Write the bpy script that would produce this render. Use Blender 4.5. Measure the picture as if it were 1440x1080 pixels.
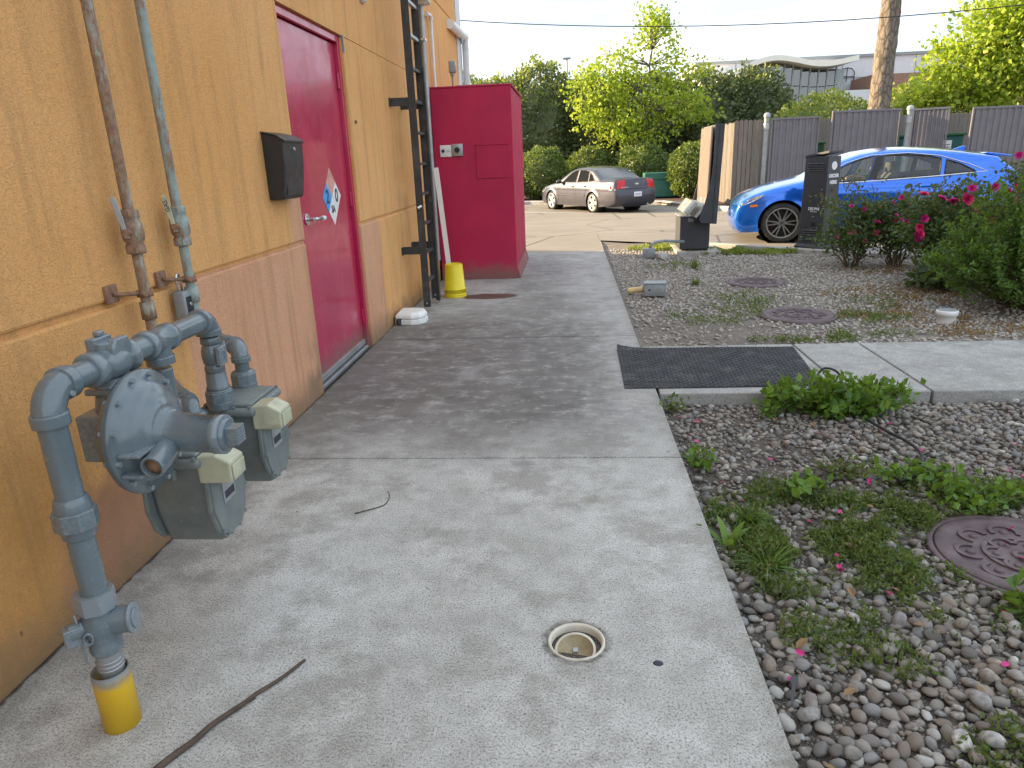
import bpy, bmesh, math, random
import numpy as np
from mathutils import Vector, Matrix, noise
from mathutils.geometry import delaunay_2d_cdt
random.seed(7); rng = np.random.default_rng(7)
R = math.radians
for o in list(bpy.data.objects): bpy.data.objects.remove(o)
S = bpy.context.scene
C = S.collection

# ------------------------------------------------------------------ camera
cam = bpy.data.cameras.new('camera'); cam.sensor_width = 36; cam.lens = 985.56/1440*36
cam.clip_start = .05; cam.clip_end = 2000
co = bpy.data.objects.new('camera', cam); C.objects.link(co)
_r = Vector((0.996240776, 0.077684963, -0.038332264)); _u = Vector((0.012640397, 0.307397505, 0.951497238)); _f = Vector((-0.08570027, 0.948404882, -0.30525996))
m = Matrix((_r, _u, -_f)).transposed().to_4x4(); m.translation = (0, 0, 1.55); co.matrix_world = m
S.camera = co
S.render.resolution_x, S.render.resolution_y = 1024, 768
S.cycles.max_bounces = 6; S.cycles.diffuse_bounces = 3; S.cycles.glossy_bounces = 3; S.cycles.transparent_max_bounces = 8

# ------------------------------------------------------------------ light
SUN_AZ = Vector((-.964, .27, 0)).normalized(); SUN_EL = R(17.5)
sd = (SUN_AZ*math.cos(SUN_EL) + Vector((0, 0, math.sin(SUN_EL)))).normalized()
sun = bpy.data.lights.new('sun', 'SUN'); sun.energy = 5.0; sun.angle = R(.6); sun.color = (1, .75, .44)
so = bpy.data.objects.new('sun', sun); C.objects.link(so); so.rotation_euler = sd.to_track_quat('Z', 'Y').to_euler(); so.location = (-10, 5, 12)
W = bpy.data.worlds.new('World'); S.world = W; W.use_nodes = True
nt = W.node_tree; nt.nodes.clear()
out = nt.nodes.new('ShaderNodeOutputWorld'); bg = nt.nodes.new('ShaderNodeBackground'); bg.inputs[1].default_value = .13
sky = nt.nodes.new('ShaderNodeTexSky'); sky.sky_type = 'NISHITA'; sky.sun_disc = False
sky.sun_elevation = SUN_EL; sky.sun_rotation = math.atan2(sd.x, sd.y); sky.air_density = 1.0; sky.dust_density = 1.6; sky.ozone_density = 1.2
tc = nt.nodes.new('ShaderNodeTexCoord'); mp = nt.nodes.new('ShaderNodeMapping'); mp.inputs['Scale'].default_value = (1.6, 1.6, 7.5)
nz = nt.nodes.new('ShaderNodeTexNoise'); nz.inputs['Scale'].default_value = 1.7; nz.inputs['Detail'].default_value = 7; nz.inputs['Roughness'].default_value = .55
rp = nt.nodes.new('ShaderNodeValToRGB'); rp.color_ramp.elements[0].position = .4; rp.color_ramp.elements[1].position = .6
rp.color_ramp.elements[0].color = (2.3, 2.7, 3.25, 1); rp.color_ramp.elements[1].color = (4.18, 4.36, 4.52, 1)
mx = nt.nodes.new('ShaderNodeMix'); mx.data_type = 'RGBA'; mx.inputs['Factor'].default_value = .93
nt.links.new(tc.outputs['Generated'], mp.inputs['Vector']); nt.links.new(mp.outputs[0], nz.inputs['Vector']); nt.links.new(nz.outputs[0], rp.inputs[0])
nt.links.new(rp.outputs[0], mx.inputs['B']); nt.links.new(sky.outputs[0], mx.inputs['A']); nt.links.new(mx.outputs['Result'], bg.inputs[0]); nt.links.new(bg.outputs[0], out.inputs[0])
S.view_settings.view_transform = 'Standard'; S.view_settings.look = 'None'; S.view_settings.gamma = 1; S.view_settings.exposure = 1.7
S.view_settings.use_curve_mapping = False

# ------------------------------------------------------------------ helpers: materials
class NT:
    def __init__(s, name):
        s.m = bpy.data.materials.new(name); s.m.use_nodes = True; s.t = s.m.node_tree; s.b = s.t.nodes['Principled BSDF']; s.o = s.t.nodes['Material Output']
        s.tc = s.t.nodes.new('ShaderNodeTexCoord')
    def n(s, typ): return s.t.nodes.new('ShaderNode'+typ)
    def l(s, a, b): s.t.links.new(a, b)
    def set(s, sock, v):
        if hasattr(v, 'is_linked') or isinstance(v, bpy.types.NodeSocket): s.l(v, sock)
        elif isinstance(v, (tuple, list)) and len(v) == 3 and sock.type == 'RGBA': sock.default_value = (*v, 1)
        else: sock.default_value = v
    def obj(s, scale=None, rot=None):
        if scale is None and rot is None: return s.tc.outputs['Object']
        mp = s.n('Mapping'); s.l(s.tc.outputs['Object'], mp.inputs[0])
        if scale: mp.inputs['Scale'].default_value = scale
        if rot: mp.inputs['Rotation'].default_value = rot
        return mp.outputs[0]
    def noise(s, scale, detail=4, rough=.55, vec=None, dist=0):
        n = s.n('TexNoise'); n.inputs['Scale'].default_value = scale; n.inputs['Detail'].default_value = detail; n.inputs['Roughness'].default_value = rough; n.inputs['Distortion'].default_value = dist
        s.l(vec or s.obj(), n.inputs['Vector']); return n.outputs[0]
    def vor(s, scale, vec=None, feature='F1', out=0):
        n = s.n('TexVoronoi'); n.feature = feature; n.inputs['Scale'].default_value = scale; s.l(vec or s.obj(), n.inputs['Vector']); return n.outputs[out]
    def ramp(s, fac, stops, interp='LINEAR'):
        n = s.n('ValToRGB'); e = n.color_ramp; e.interpolation = interp
        while len(e.elements) < len(stops): e.elements.new(.5)
        for el, (p, c) in zip(e.elements, stops):
            el.position = p; el.color = (c, c, c, 1) if isinstance(c, (int, float)) else (*c, 1)
        s.l(fac, n.inputs[0]); return n.outputs[0]
    def mix(s, fac, a, b, mode='MIX'):
        n = s.n('Mix'); n.data_type = 'RGBA'; n.blend_type = mode; n.clamp_factor = True
        s.set(n.inputs['Factor'], fac); s.set(n.inputs['A'], a); s.set(n.inputs['B'], b); return n.outputs['Result']
    def math(s, op, a, b=0, clamp=False):
        n = s.n('Math'); n.operation = op; n.use_clamp = clamp; s.set(n.inputs[0], a); s.set(n.inputs[1], b); return n.outputs[0]
    def sep(s, vec=None):
        n = s.n('SeparateXYZ'); s.l(vec or s.obj(), n.inputs[0]); return n.outputs
    def smooth(s, v, a, b):
        n = s.n('MapRange'); n.interpolation_type = 'SMOOTHSTEP'; s.set(n.inputs[0], v); n.inputs[1].default_value = a; n.inputs[2].default_value = b; return n.outputs[0]
    def bump(s, h, strength=.5, dist=.01, normal=None):
        n = s.n('Bump'); n.inputs['Strength'].default_value = strength; n.inputs['Distance'].default_value = dist; s.l(h, n.inputs['Height'])
        if normal is not None: s.l(normal, n.inputs['Normal'])
        return n.outputs[0]
    def done(s, col=None, rough=None, metal=None, normal=None, spec=None, coat=None):
        if col is not None: s.set(s.b.inputs['Base Color'], col)
        if rough is not None: s.set(s.b.inputs['Roughness'], rough)
        if metal is not None: s.set(s.b.inputs['Metallic'], metal)
        if normal is not None: s.l(normal, s.b.inputs['Normal'])
        if spec is not None: s.b.inputs['Specular IOR Level'].default_value = spec
        if coat is not None: s.b.inputs['Coat Weight'].default_value = coat; s.b.inputs['Coat Roughness'].default_value = .06
        return s.m
def simple(name, c, rough=.5, var=.18, scale=8, metal=0, bump=.1, bscale=60, dirt=None, coat=None, spec=None):
    t = NT(name); n = t.noise(scale, 5, .6)
    lo = tuple(x*(1-var) for x in c); hi = tuple(min(1, x*(1+var)) for x in c)
    col = t.ramp(n, [(.3, lo), (.7, hi)])
    if dirt:
        d = t.ramp(t.noise(scale*.6, 6, .65), [(.52, 0), (.72, .75)]); col = t.mix(d, col, dirt)
    rr = t.ramp(t.noise(scale*1.7, 4), [(.3, max(0, rough-.1)), (.7, min(1, rough+.12))])
    nb = t.bump(t.noise(bscale, 3), bump, .004) if bump else None
    return t.done(col, rr, metal, nb, spec, coat)

# ------------------------------------------------------------------ helpers: geometry
class MB:
    def __init__(s): s.v = []; s.f = []; s.sm = []; s.mi = []; s.cur = 0
    def add(s, vs, fs, smooth=False):
        b = len(s.v); s.v += [tuple(v) for v in vs]
        for f in fs: s.f.append(tuple(i+b for i in f)); s.sm.append(smooth); s.mi.append(s.cur)
        return s
    def box(s, a, b, taper=0, mtx=None, ch=0):
        x0, y0, z0 = a; x1, y1, z1 = b
        if ch:
            return s.rbox(a, b, ch, mtx)
        vs = [(x0, y0, z0), (x1, y0, z0), (x1, y1, z0), (x0, y1, z0), (x0, y0, z1), (x1, y0, z1), (x1, y1, z1), (x0, y1, z1)]
        if mtx: vs = [mtx @ Vector(v) for v in vs]
        return s.add(vs, [(0, 3, 2, 1), (4, 5, 6, 7), (0, 1, 5, 4), (1, 2, 6, 5), (2, 3, 7, 6), (3, 0, 4, 7)])
    def rbox(s, a, b, ch, mtx=None, seg=2):
        bm = bmesh.new(); bmesh.ops.create_cube(bm, size=1)
        sz = Vector(b)-Vector(a); ce = (Vector(a)+Vector(b))/2
        for v in bm.verts: v.co = Vector((v.co.x*sz.x, v.co.y*sz.y, v.co.z*sz.z))+ce
        bmesh.ops.bevel(bm, geom=bm.edges[:], offset=ch, segments=seg, affect='EDGES', profile=.5)
        bm.verts.index_update(); vs = [(mtx @ v.co) if mtx else v.co.copy() for v in bm.verts]
        s.add(vs, [[v.index for v in f.verts] for f in bm.faces], True); bm.free(); return s
    def cyl(s, p0, p1, r0, r1=None, n=20, cap=True, smooth=True):
        r1 = r0 if r1 is None else r1; a, b = Vector(p0), Vector(p1); L = (b-a).length; e = min(.12, .006/max(L, 1e-6)); ts = [0, e, .5, 1-e, 1] if n > 8 and L > .015 else [0, 1]
        return s.tube([a.lerp(b, t) for t in ts], [r0+(r1-r0)*t for t in ts], n, cap, smooth)
    def tube(s, pts, rs, n=14, cap=True, smooth=True):
        pts = [Vector(p) for p in pts]
        if isinstance(rs, (int, float)): rs = [rs]*len(pts)
        vs = []; fs = []; ref = None
        for i, p in enumerate(pts):
            d = (pts[min(i+1, len(pts)-1)]-pts[max(i-1, 0)])
            d = d.normalized() if d.length > 1e-9 else Vector((0, 0, 1))
            if ref is None:
                ref = Vector((1, 0, 0)) if abs(d.x) < .8 else Vector((0, 1, 0))
            a = (ref-d*ref.dot(d))
            if a.length < 1e-6: a = d.orthogonal()
            a.normalize(); b = d.cross(a); ref = a
            for k in range(n):
                t = 2*math.pi*k/n; vs.append(p+(a*math.cos(t)+b*math.sin(t))*rs[i])
        for i in range(len(pts)-1):
            for k in range(n):
                fs.append((i*n+k, i*n+(k+1) % n, (i+1)*n+(k+1) % n, (i+1)*n+k))
        s.add(vs, fs, smooth)
        if cap:
            b = len(s.v)-len(vs)
            for base, rev in ((0, True), ((len(pts)-1)*n, False)):
                f = [b+base+k for k in range(n)]; s.f.append(tuple(reversed(f)) if rev else tuple(f)); s.sm.append(False); s.mi.append(s.cur)
        return s
    def lathe(s, prof, o=(0, 0, 0), axis=(0, 0, 1), n=32, smooth=True, close=False):
        ax = Vector(axis).normalized(); a = ax.orthogonal().normalized(); b = ax.cross(a); o = Vector(o)
        vs = []; fs = []
        for r, h in prof:
            for k in range(n):
                t = 2*math.pi*k/n; vs.append(o+ax*h+(a*math.cos(t)+b*math.sin(t))*r)
        m = len(prof)
        for i in range(m-1 if not close else m):
            j = (i+1) % m
            for k in range(n): fs.append((i*n+k, i*n+(k+1) % n, j*n+(k+1) % n, j*n+k))
        return s.add(vs, fs, smooth)
    def prism(s, poly, d, o=(0, 0, 0), ex=(1, 0, 0), ey=(0, 1, 0), ch=0):
        """poly in (ex,ey) plane, extruded by vector d; optional edge chamfer on the far face"""
        o = Vector(o); ex = Vector(ex); ey = Vector(ey); d = Vector(d); n = len(poly)
        base = [o+ex*x+ey*y for x, y in poly]
        if ch:
            c = Vector((sum(p[0] for p in poly)/n, sum(p[1] for p in poly)/n)); L = d.length; dn = d/L
            def ins(k): return [o+ex*(c.x+(x-c.x)*(1-k/max(1e-6, math.hypot(x-c.x, y-c.y))))+ey*(c.y+(y-c.y)*(1-k/max(1e-6, math.hypot(x-c.x, y-c.y)))) for x, y in poly]
            mid = [p+dn*(L-ch) for p in base]; top = [p+d for p in ins(ch)]
            vs = base+mid+top
            fs = [tuple(range(n-1, -1, -1)), tuple(range(2*n, 3*n))]
            for i in range(n):
                j = (i+1) % n; fs += [(i, j, n+j, n+i), (n+i, n+j, 2*n+j, 2*n+i)]
            return s.add(vs, fs)
        vs = base+[p+d for p in base]
        fs = [tuple(range(n-1, -1, -1)), tuple(range(n, 2*n))]+[(i, (i+1) % n, n+(i+1) % n, n+i) for i in range(n)]
        return s.add(vs, fs)
    def hexa(s, p0, p1, r, n=6): return s.cyl(p0, p1, r, r, n, True, False)
    def sphere(s, c, r, seg=16, rings=10, sc=(1, 1, 1)):
        prof = [(max(1e-4, r*math.sin(math.pi*i/rings)), -r*math.cos(math.pi*i/rings)) for i in range(rings+1)]
        b = len(s.v); s.lathe(prof, (0, 0, 0), (0, 0, 1), seg)
        for i in range(b, len(s.v)):
            v = s.v[i]; s.v[i] = (c[0]+v[0]*sc[0], c[1]+v[1]*sc[1], c[2]+v[2]*sc[2])
        return s
    def elbow(s, p, d0, d1, rad, r, n=16, seg=8, lip=.0):
        """90-degree pipe elbow: corner p, incoming direction d0, outgoing d1"""
        p = Vector(p); d0 = Vector(d0).normalized(); d1 = Vector(d1).normalized()
        c = p-d0*rad+d1*rad; pts = []
        for i in range(seg+1):
            t = math.pi/2*i/seg; pts.append(c-d1*rad*math.cos(t)+d0*rad*math.sin(t))
        s.tube(pts, r, n)
        if lip:
            s.cyl(pts[0]-d0*lip, pts[0]+d0*lip*.6, r*1.13, n=n); s.cyl(pts[-1]-d1*lip*.6, pts[-1]+d1*lip, r*1.13, n=n)
        return s
    def build(s, name, mat, parent=None, bevel=0, auto=None, loc=None):
        me = bpy.data.meshes.new(name); me.from_pydata(s.v, [], s.f)
        for q in (mat if isinstance(mat, (list, tuple)) else [mat]): me.materials.append(q)
        me.polygons.foreach_set('use_smooth', s.sm); me.polygons.foreach_set('material_index', s.mi); me.update()
        o = bpy.data.objects.new(name, me); C.objects.link(o)
        if parent is not None: o.parent = parent
        if loc: o.location = loc
        if bevel:
            md = o.modifiers.new('bevel', 'BEVEL'); md.width = bevel; md.segments = 2; md.limit_method = 'ANGLE'; md.angle_limit = R(40)
        return o
def mesh_np(name, V, F, mat, parent=None, smooth=False):
    """V (n,3) array, F (m,k) array of equal-sized faces"""
    me = bpy.data.meshes.new(name); V = np.asarray(V, np.float32); F = np.asarray(F, np.int32)
    me.vertices.add(len(V)); me.vertices.foreach_set('co', V.ravel())
    m, k = F.shape; me.loops.add(m*k); me.loops.foreach_set('vertex_index', F.ravel())
    me.polygons.add(m); me.polygons.foreach_set('loop_start', np.arange(0, m*k, k, dtype=np.int32)); me.polygons.foreach_set('loop_total', np.full(m, k, np.int32))
    me.polygons.foreach_set('use_smooth', np.full(m, smooth)); me.update(calc_edges=True); me.validate()
    for q in (mat if isinstance(mat, (list, tuple)) else [mat]): me.materials.append(q)
    o = bpy.data.objects.new(name, me); C.objects.link(o)
    if parent is not None: o.parent = parent
    return o
def tag(o, label, cat=None, group=None, kind=None):
    o['label'] = label
    if cat: o['category'] = cat
    if group: o['group'] = group
    if kind: o['kind'] = kind
    return o
def thing(name, label, cat, loc=(0, 0, 0), rotz=0, group=None):
    o = bpy.data.objects.new(name, None); o.empty_display_size = .2; C.objects.link(o); o.location = loc; o.rotation_euler = (0, 0, rotz)
    return tag(o, label, cat, group)
def copy_tree(o, parent=None):
    c = o.copy(); C.objects.link(c); c.parent = parent
    for ch in list(o.children): copy_tree(ch, c)
    return c
def text(name, body, size, mat, parent, mtx, extrude=.0008, align='CENTER', bold=0):
    cu = bpy.data.curves.new(name, 'FONT'); cu.body = body; cu.size = size; cu.extrude = extrude; cu.align_x = align; cu.align_y = 'CENTER'; cu.offset = bold; cu.resolution_u = 3
    t = bpy.data.objects.new(name, cu); C.objects.link(t); dg = bpy.context.evaluated_depsgraph_get()
    me = bpy.data.meshes.new_from_object(t.evaluated_get(dg)); bpy.data.objects.remove(t)
    me.materials.clear(); me.materials.append(mat); me.transform(mtx)
    o = bpy.data.objects.new(name, me); C.objects.link(o); o.parent = parent; return o
def frame(o, ex, ey, ez):
    m = Matrix((Vector(ex), Vector(ey), Vector(ez))).transposed().to_4x4(); m.translation = o; return m
def gz(y): return 0 if y < 15 else (-.03*(y-15) if y < 25 else -.3)

# ------------------------------------------------------------------ materials
def m_concrete():
    t = NT('walkway_concrete'); x, y, z = t.sep()
    big = t.noise(1.1, 6, .62); mid = t.noise(7, 7, .68); fine = t.noise(135, 5, .8); sp = t.noise(300, 3, .7)
    col = t.ramp(big, [(.3, (.37, .37, .345)), (.5, (.52, .52, .495)), (.7, (.65, .65, .625))])
    col = t.mix(t.ramp(mid, [(.36, .7), (.56, 0)]), col, (.33, .32, .3)); col = t.mix(t.ramp(t.noise(2.1, 8, .72), [(.5, 0), (.6, .8)]), col, (.28, .27, .24)); col = t.mix(t.ramp(t.noise(3.4, 8, .74, t.obj((1, 1, 1), (0, 0, 1.1))), [(.56, 0), (.66, .5)]), col, (.66, .66, .63))
    col = t.mix(t.ramp(fine, [(.38, 1), (.51, 0)]), col, (.1, .097, .088)); col = t.mix(t.ramp(t.noise(70, 5, .8), [(.33, .9), (.41, 0)]), col, (.16, .152, .135))
    col = t.mix(t.ramp(sp, [(.54, 0), (.64, .8)]), col, (.8, .8, .78))
    # grease and foot-traffic staining outside the kitchen door
    ny = t.math('ADD', y, t.math('MULTIPLY', t.math('SUBTRACT', big, .5), 2.4))
    band = t.math('MULTIPLY', t.smooth(ny, 3.2, 4.3), t.smooth(ny, 8.2, 6.3))
    edge = t.smooth(t.math('ADD', x, t.math('MULTIPLY', mid, .5)), .72, .2)
    st = t.math('MULTIPLY', t.math('MULTIPLY', band, edge), t.ramp(t.noise(1.9, 8, .7, dist=.6), [(.36, 1), (.54, .85), (.68, .25)]))
    run = t.math('MULTIPLY', t.math('MULTIPLY', t.smooth(y, 6.2, 7.2), t.smooth(y, 13, 11)), t.math('MULTIPLY', t.smooth(t.math('ABSOLUTE', t.math('ADD', x, t.math('MULTIPLY', big, .8))), .55, .15), .75))
    st = t.math('MAXIMUM', st, t.math('MULTIPLY', run, t.ramp(t.noise(2.4, 7, .68), [(.35, 1), (.65, .35)])))
    film = t.math('MULTIPLY', t.smooth(y, 3.3, 4.2), .42)
    col = t.mix(film, col, (.17, .165, .16))
    col = t.mix(t.math('MULTIPLY', st, .93), col, t.mix(t.ramp(mid, [(.35, 0), (.65, 1)]), (.068, .064, .058), (.13, .124, .114)))
    scuff = t.math('MULTIPLY', t.math('MULTIPLY', t.smooth(y, 3.2, 4.2), t.ramp(t.noise(10, 9, .78, t.obj((.7, 1, 1))), [(.52, 0), (.62, .62)])), t.ramp(fine, [(.42, .15), (.54, 1)]))
    col = t.mix(scuff, col, (.52, .51, .48))
    grn = t.math('MULTIPLY', t.ramp(t.noise(2.6, 7, .72), [(.55, 0), (.68, .55)]), t.ramp(fine, [(.4, 1), (.6, .35)]))
    col = t.mix(grn, col, (.22, .21, .165))
    d = t.vor(2.6, None); col = t.mix(t.ramp(d, [(.014, .85), (.024, 0)]), col, (.1, .095, .09))
    d2 = t.vor(9, None); col = t.mix(t.ramp(d2, [(.03, .7), (.05, 0)]), col, (.13, .12, .11))
    wall = t.math('MULTIPLY', t.smooth(t.math('ADD', x, t.math('MULTIPLY', mid, .5)), -1.2, -1.58), t.ramp(fine, [(.35, .9), (.65, .35)])); col = t.mix(wall, col, (.15, .135, .11)); col = t.mix(t.smooth(t.math('ADD', x, t.math('MULTIPLY', mid, .06)), -1.735, -1.755), col, (.035, .03, .024))  # dirt along the wall foot, with contact shade painted into the dark strip
    pud = t.math('ADD', t.math('MULTIPLY', t.math('POWER', t.math('ABSOLUTE', t.math('SUBTRACT', x, -.98)), 2), 6), t.math('MULTIPLY', t.math('POWER', t.math('ABSOLUTE', t.math('SUBTRACT', y, 8.25)), 2), 26)); col = t.mix(t.smooth(t.math('ADD', pud, t.math('MULTIPLY', mid, 1.0)), 1.35, 1.1), col, (.09, .035, .03))
    ed = t.math('MULTIPLY', t.math('MULTIPLY', t.smooth(t.math('ADD', x, t.math('MULTIPLY', t.math('SUBTRACT', mid, .5), .3)), .5, .6), t.smooth(x, .62, .59)), t.ramp(t.noise(9, 6, .7), [(.4, .75), (.6, .1)])); col = t.mix(ed, col, (.2, .195, .165))
    dr = t.math('SQRT', t.math('ADD', t.math('POWER', t.math('ABSOLUTE', t.math('SUBTRACT', x, .003)), 2), t.math('POWER', t.math('ABSOLUTE', t.math('SUBTRACT', y, 1.985)), 2))); dirt = t.math('MULTIPLY', t.smooth(t.math('ADD', dr, t.math('MULTIPLY', t.noise(26, 5, .7), .05)), .15, .128), t.ramp(t.noise(40, 4), [(.35, 1), (.65, .35)])); col = t.mix(dirt, col, (.1, .098, .08))
    h = t.math('ADD', t.math('MULTIPLY', fine, .7), t.math('MULTIPLY', sp, .35)); h = t.math('ADD', h, t.math('MULTIPLY', mid, .5))
    return t.done(col, t.ramp(st, [(0, .86), (1, .6)]), 0, t.bump(h, .7, .005))
def m_stucco():
    t = NT('stucco_paint'); x, y, z = t.sep()
    big = t.noise(.9, 5, .6); mid = t.noise(5, 5, .6); fine = t.noise(80, 5, .62, dist=1.8)
    och = t.ramp(big, [(.3, (.76, .385, .13)), (.7, (.86, .47, .19))])
    pink = t.ramp(big, [(.3, (.65, .335, .195)), (.7, (.74, .4, .245))])
    deep = t.ramp(mid, [(.3, (.6, .29, .08)), (.7, (.68, .36, .12))])
    low = t.smooth(t.math('ADD', z, t.math('MULTIPLY', mid, .1)), 1.13, 1.09)
    yw = t.math('ADD', y, t.math('MULTIPLY', t.noise(14, 3), .03))
    def rng_(a, b): return t.math('MULTIPLY', t.smooth(yw, a-.012, a+.012), t.smooth(yw, b+.012, b-.012))
    lowm = t.smooth(z, 1.068, 1.066)
    p1 = t.math('MULTIPLY', rng_(3.08, 4.9), lowm)
    p2 = t.math('MULTIPLY', rng_(5.9, 6.62), lowm)
    p3 = t.math('MULTIPLY', rng_(4.5, 4.9), t.smooth(z, 1.47, 1.45))
    col = t.mix(t.math('MULTIPLY', t.smooth(y, 2.5, 1.9), t.math('MULTIPLY', t.smooth(z, .95, .55), .9)), och, deep)
    col = t.mix(t.math('MAXIMUM', t.math('MAXIMUM', p1, p2), p3), col, pink)
    # touched-up repaint low on the wall behind the meters, and rub marks
    rep = t.math('MULTIPLY', t.smooth(t.math('ADD', z, t.math('MULTIPLY', t.noise(4, 4), .5)), .72, .55), t.math('MULTIPLY', t.smooth(t.math('ADD', y, t.math('MULTIPLY', big, .8)), 2.3, 2.5), t.smooth(y, 3.2, 2.9)))
    col = t.mix(t.math('MULTIPLY', rep, .85), col, (.4, .2, .14))
    blot = t.ramp(t.noise(1.9, 3, .5, t.obj((1, 1.6, .7))), [(.63, 0), (.67, .35)]); col = t.mix(t.math('MULTIPLY', blot, t.smooth(y, 5.9, 6.0)), col, (.5, .27, .17))
    # rain streaks and splash-back dirt at the foot of the wall
    strk = t.ramp(t.noise(6, 6, .65, t.obj((1, 2.2, .16))), [(.5, 0), (.72, .5)]); col = t.mix(strk, col, (.33, .2, .09))
    foot = t.math('MULTIPLY', t.smooth(t.math('SUBTRACT', z, t.math('MULTIPLY', mid, .28)), .12, -.14), .8); col = t.mix(foot, col, (.2, .14, .085))
    dirt2 = t.math('MULTIPLY', t.math('MULTIPLY', t.smooth(y, 4.2, 4.7), t.smooth(y, 4.75, 4.7)), t.math('MULTIPLY', t.smooth(z, .6, .1), t.ramp(mid, [(.4, 0), (.6, .8)]))); col = t.mix(dirt2, col, (.2, .155, .115))
    scr = t.math('MULTIPLY', t.ramp(t.vor(5, t.obj((1, 1, .5))), [(.02, .8), (.035, 0)]), t.smooth(z, 1.6, .6)); col = t.mix(scr, col, (.12, .075, .05))
    col = t.mix(t.ramp(fine, [(.36, .5), (.52, 0)]), col, (.4, .22, .09))
    h = t.math('ADD', fine, t.math('MULTIPLY', t.noise(190, 3), .4))
    return t.done(col, .85, 0, t.bump(h, .75, .011), .3)
def m_gaspaint():
    t = NT('grey_gas_paint'); n = t.noise(9, 5); f = t.noise(85, 4)
    col = t.ramp(n, [(.3, (.1, .135, .155)), (.7, (.135, .175, .198))])
    col = t.mix(t.ramp(t.noise(22, 7, .7), [(.68, 0), (.71, .8)]), col, (.33, .36, .37))
    col = t.mix(t.ramp(t.noise(13, 6, .7), [(.63, 0), (.75, .35)]), col, (.13, .13, .1))
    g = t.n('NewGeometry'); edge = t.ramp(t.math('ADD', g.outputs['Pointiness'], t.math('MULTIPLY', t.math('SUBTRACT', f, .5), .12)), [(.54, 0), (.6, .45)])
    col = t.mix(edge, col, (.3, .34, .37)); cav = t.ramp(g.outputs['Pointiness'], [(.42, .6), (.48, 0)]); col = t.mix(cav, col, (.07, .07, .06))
    rst = t.math('MULTIPLY', t.ramp(t.noise(34, 7, .72), [(.62, 0), (.68, .85)]), t.ramp(t.noise(4, 3), [(.48, 0), (.62, 1)])); col = t.mix(rst, col, (.17, .085, .045))
    return t.done(col, t.ramp(n, [(.3, .16), (.7, .32)]), 0, t.bump(f, .12, .003), .6, .25)
def m_meter():
    t = NT('weathered_meter_paint'); n = t.noise(7, 6, .65); x, y, z = t.sep()
    col = t.ramp(n, [(.3, (.11, .135, .135)), (.7, (.19, .215, .21))])
    col = t.mix(t.ramp(t.noise(30, 6, .7), [(.62, 0), (.7, .5)]), col, (.36, .38, .37))
    col = t.mix(t.ramp(t.noise(5, 6, .7, t.obj((1, 1, .3))), [(.55, 0), (.75, .5)]), col, (.115, .115, .085))
    return t.done(col, .55, 0, t.bump(t.noise(60, 4), .2, .003))
def m_rustpipe(name, paint, amount):
    t = NT(name); n = t.noise(9, 8, .74, t.obj((1, 1, .3))); f = t.noise(50, 5, .6)
    rust = t.ramp(f, [(.3, (.15, .075, .042)), (.7, (.33, .2, .125))])
    pt = t.ramp(t.noise(20, 4), [(.3, tuple(c*.8 for c in paint)), (.7, paint)])
    fac = t.ramp(t.math('ADD', n, t.math('MULTIPLY', f, .16)), [(amount-.03, 0), (amount+.03, .92)])
    col = t.mix(fac, pt, rust); return t.done(col, t.ramp(fac, [(0, .5), (1, .85)]), 0, t.bump(t.math('ADD', fac, f), .3, .003))
def m_redpaint(name, c, rough, streak=.25):
    t = NT(name); n = t.noise(2.2, 5); s = t.noise(5, 6, .6, t.obj((1, 3.0, .35)))
    col = t.ramp(n, [(.3, tuple(v*.88 for v in c)), (.7, tuple(v*1.1 for v in c))])
    col = t.mix(t.ramp(s, [(.5, 0), (.8, streak)]), col, tuple(v*1.2+.08 for v in c))
    col = t.mix(t.ramp(t.noise(90, 3), [(.7, 0), (.76, .4)]), col, tuple(v*.45 for v in c))
    x, y, z = t.sep(); spl = t.math('MULTIPLY', t.smooth(t.math('SUBTRACT', z, t.math('MULTIPLY', t.noise(9, 6, .7), .35)), .12, -.14), .75); col = t.mix(spl, col, (.16, .12, .1)); scf = t.ramp(t.noise(11, 7, .78, t.obj((1, 1, .35))), [(.66, 0), (.7, .3)]); col = t.mix(scf, col, tuple(v*.5+.1 for v in c))
    return t.done(col, t.ramp(t.noise(6, 4), [(.3, rough-.08), (.7, rough+.1)]), 0, t.bump(t.noise(28, 4), .06, .004), .4, .3 if rough < .3 else 0)
def m_leaf(name, cols, trans=.35, rough=.5, spec=.4):
    t = NT(name); g = t.n('NewGeometry'); oi = t.n('ObjectInfo'); r = g.outputs['Random Per Island']
    k = len(cols); col = t.ramp(r, [(i/max(1, k-1), c) for i, c in enumerate(cols)])
    t.done(col, rough, 0, None, spec)
    tr = t.n('BsdfTranslucent'); t.l(t.mix(.35, col, (.5, .62, .04), 'MIX'), tr.inputs[0])
    ms = t.n('MixShader'); ms.inputs[0].default_value = trans; t.l(t.b.outputs[0], ms.inputs[1]); t.l(tr.outputs[0], ms.inputs[2]); t.l(ms.outputs[0], t.o.inputs[0]); return t.m
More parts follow.
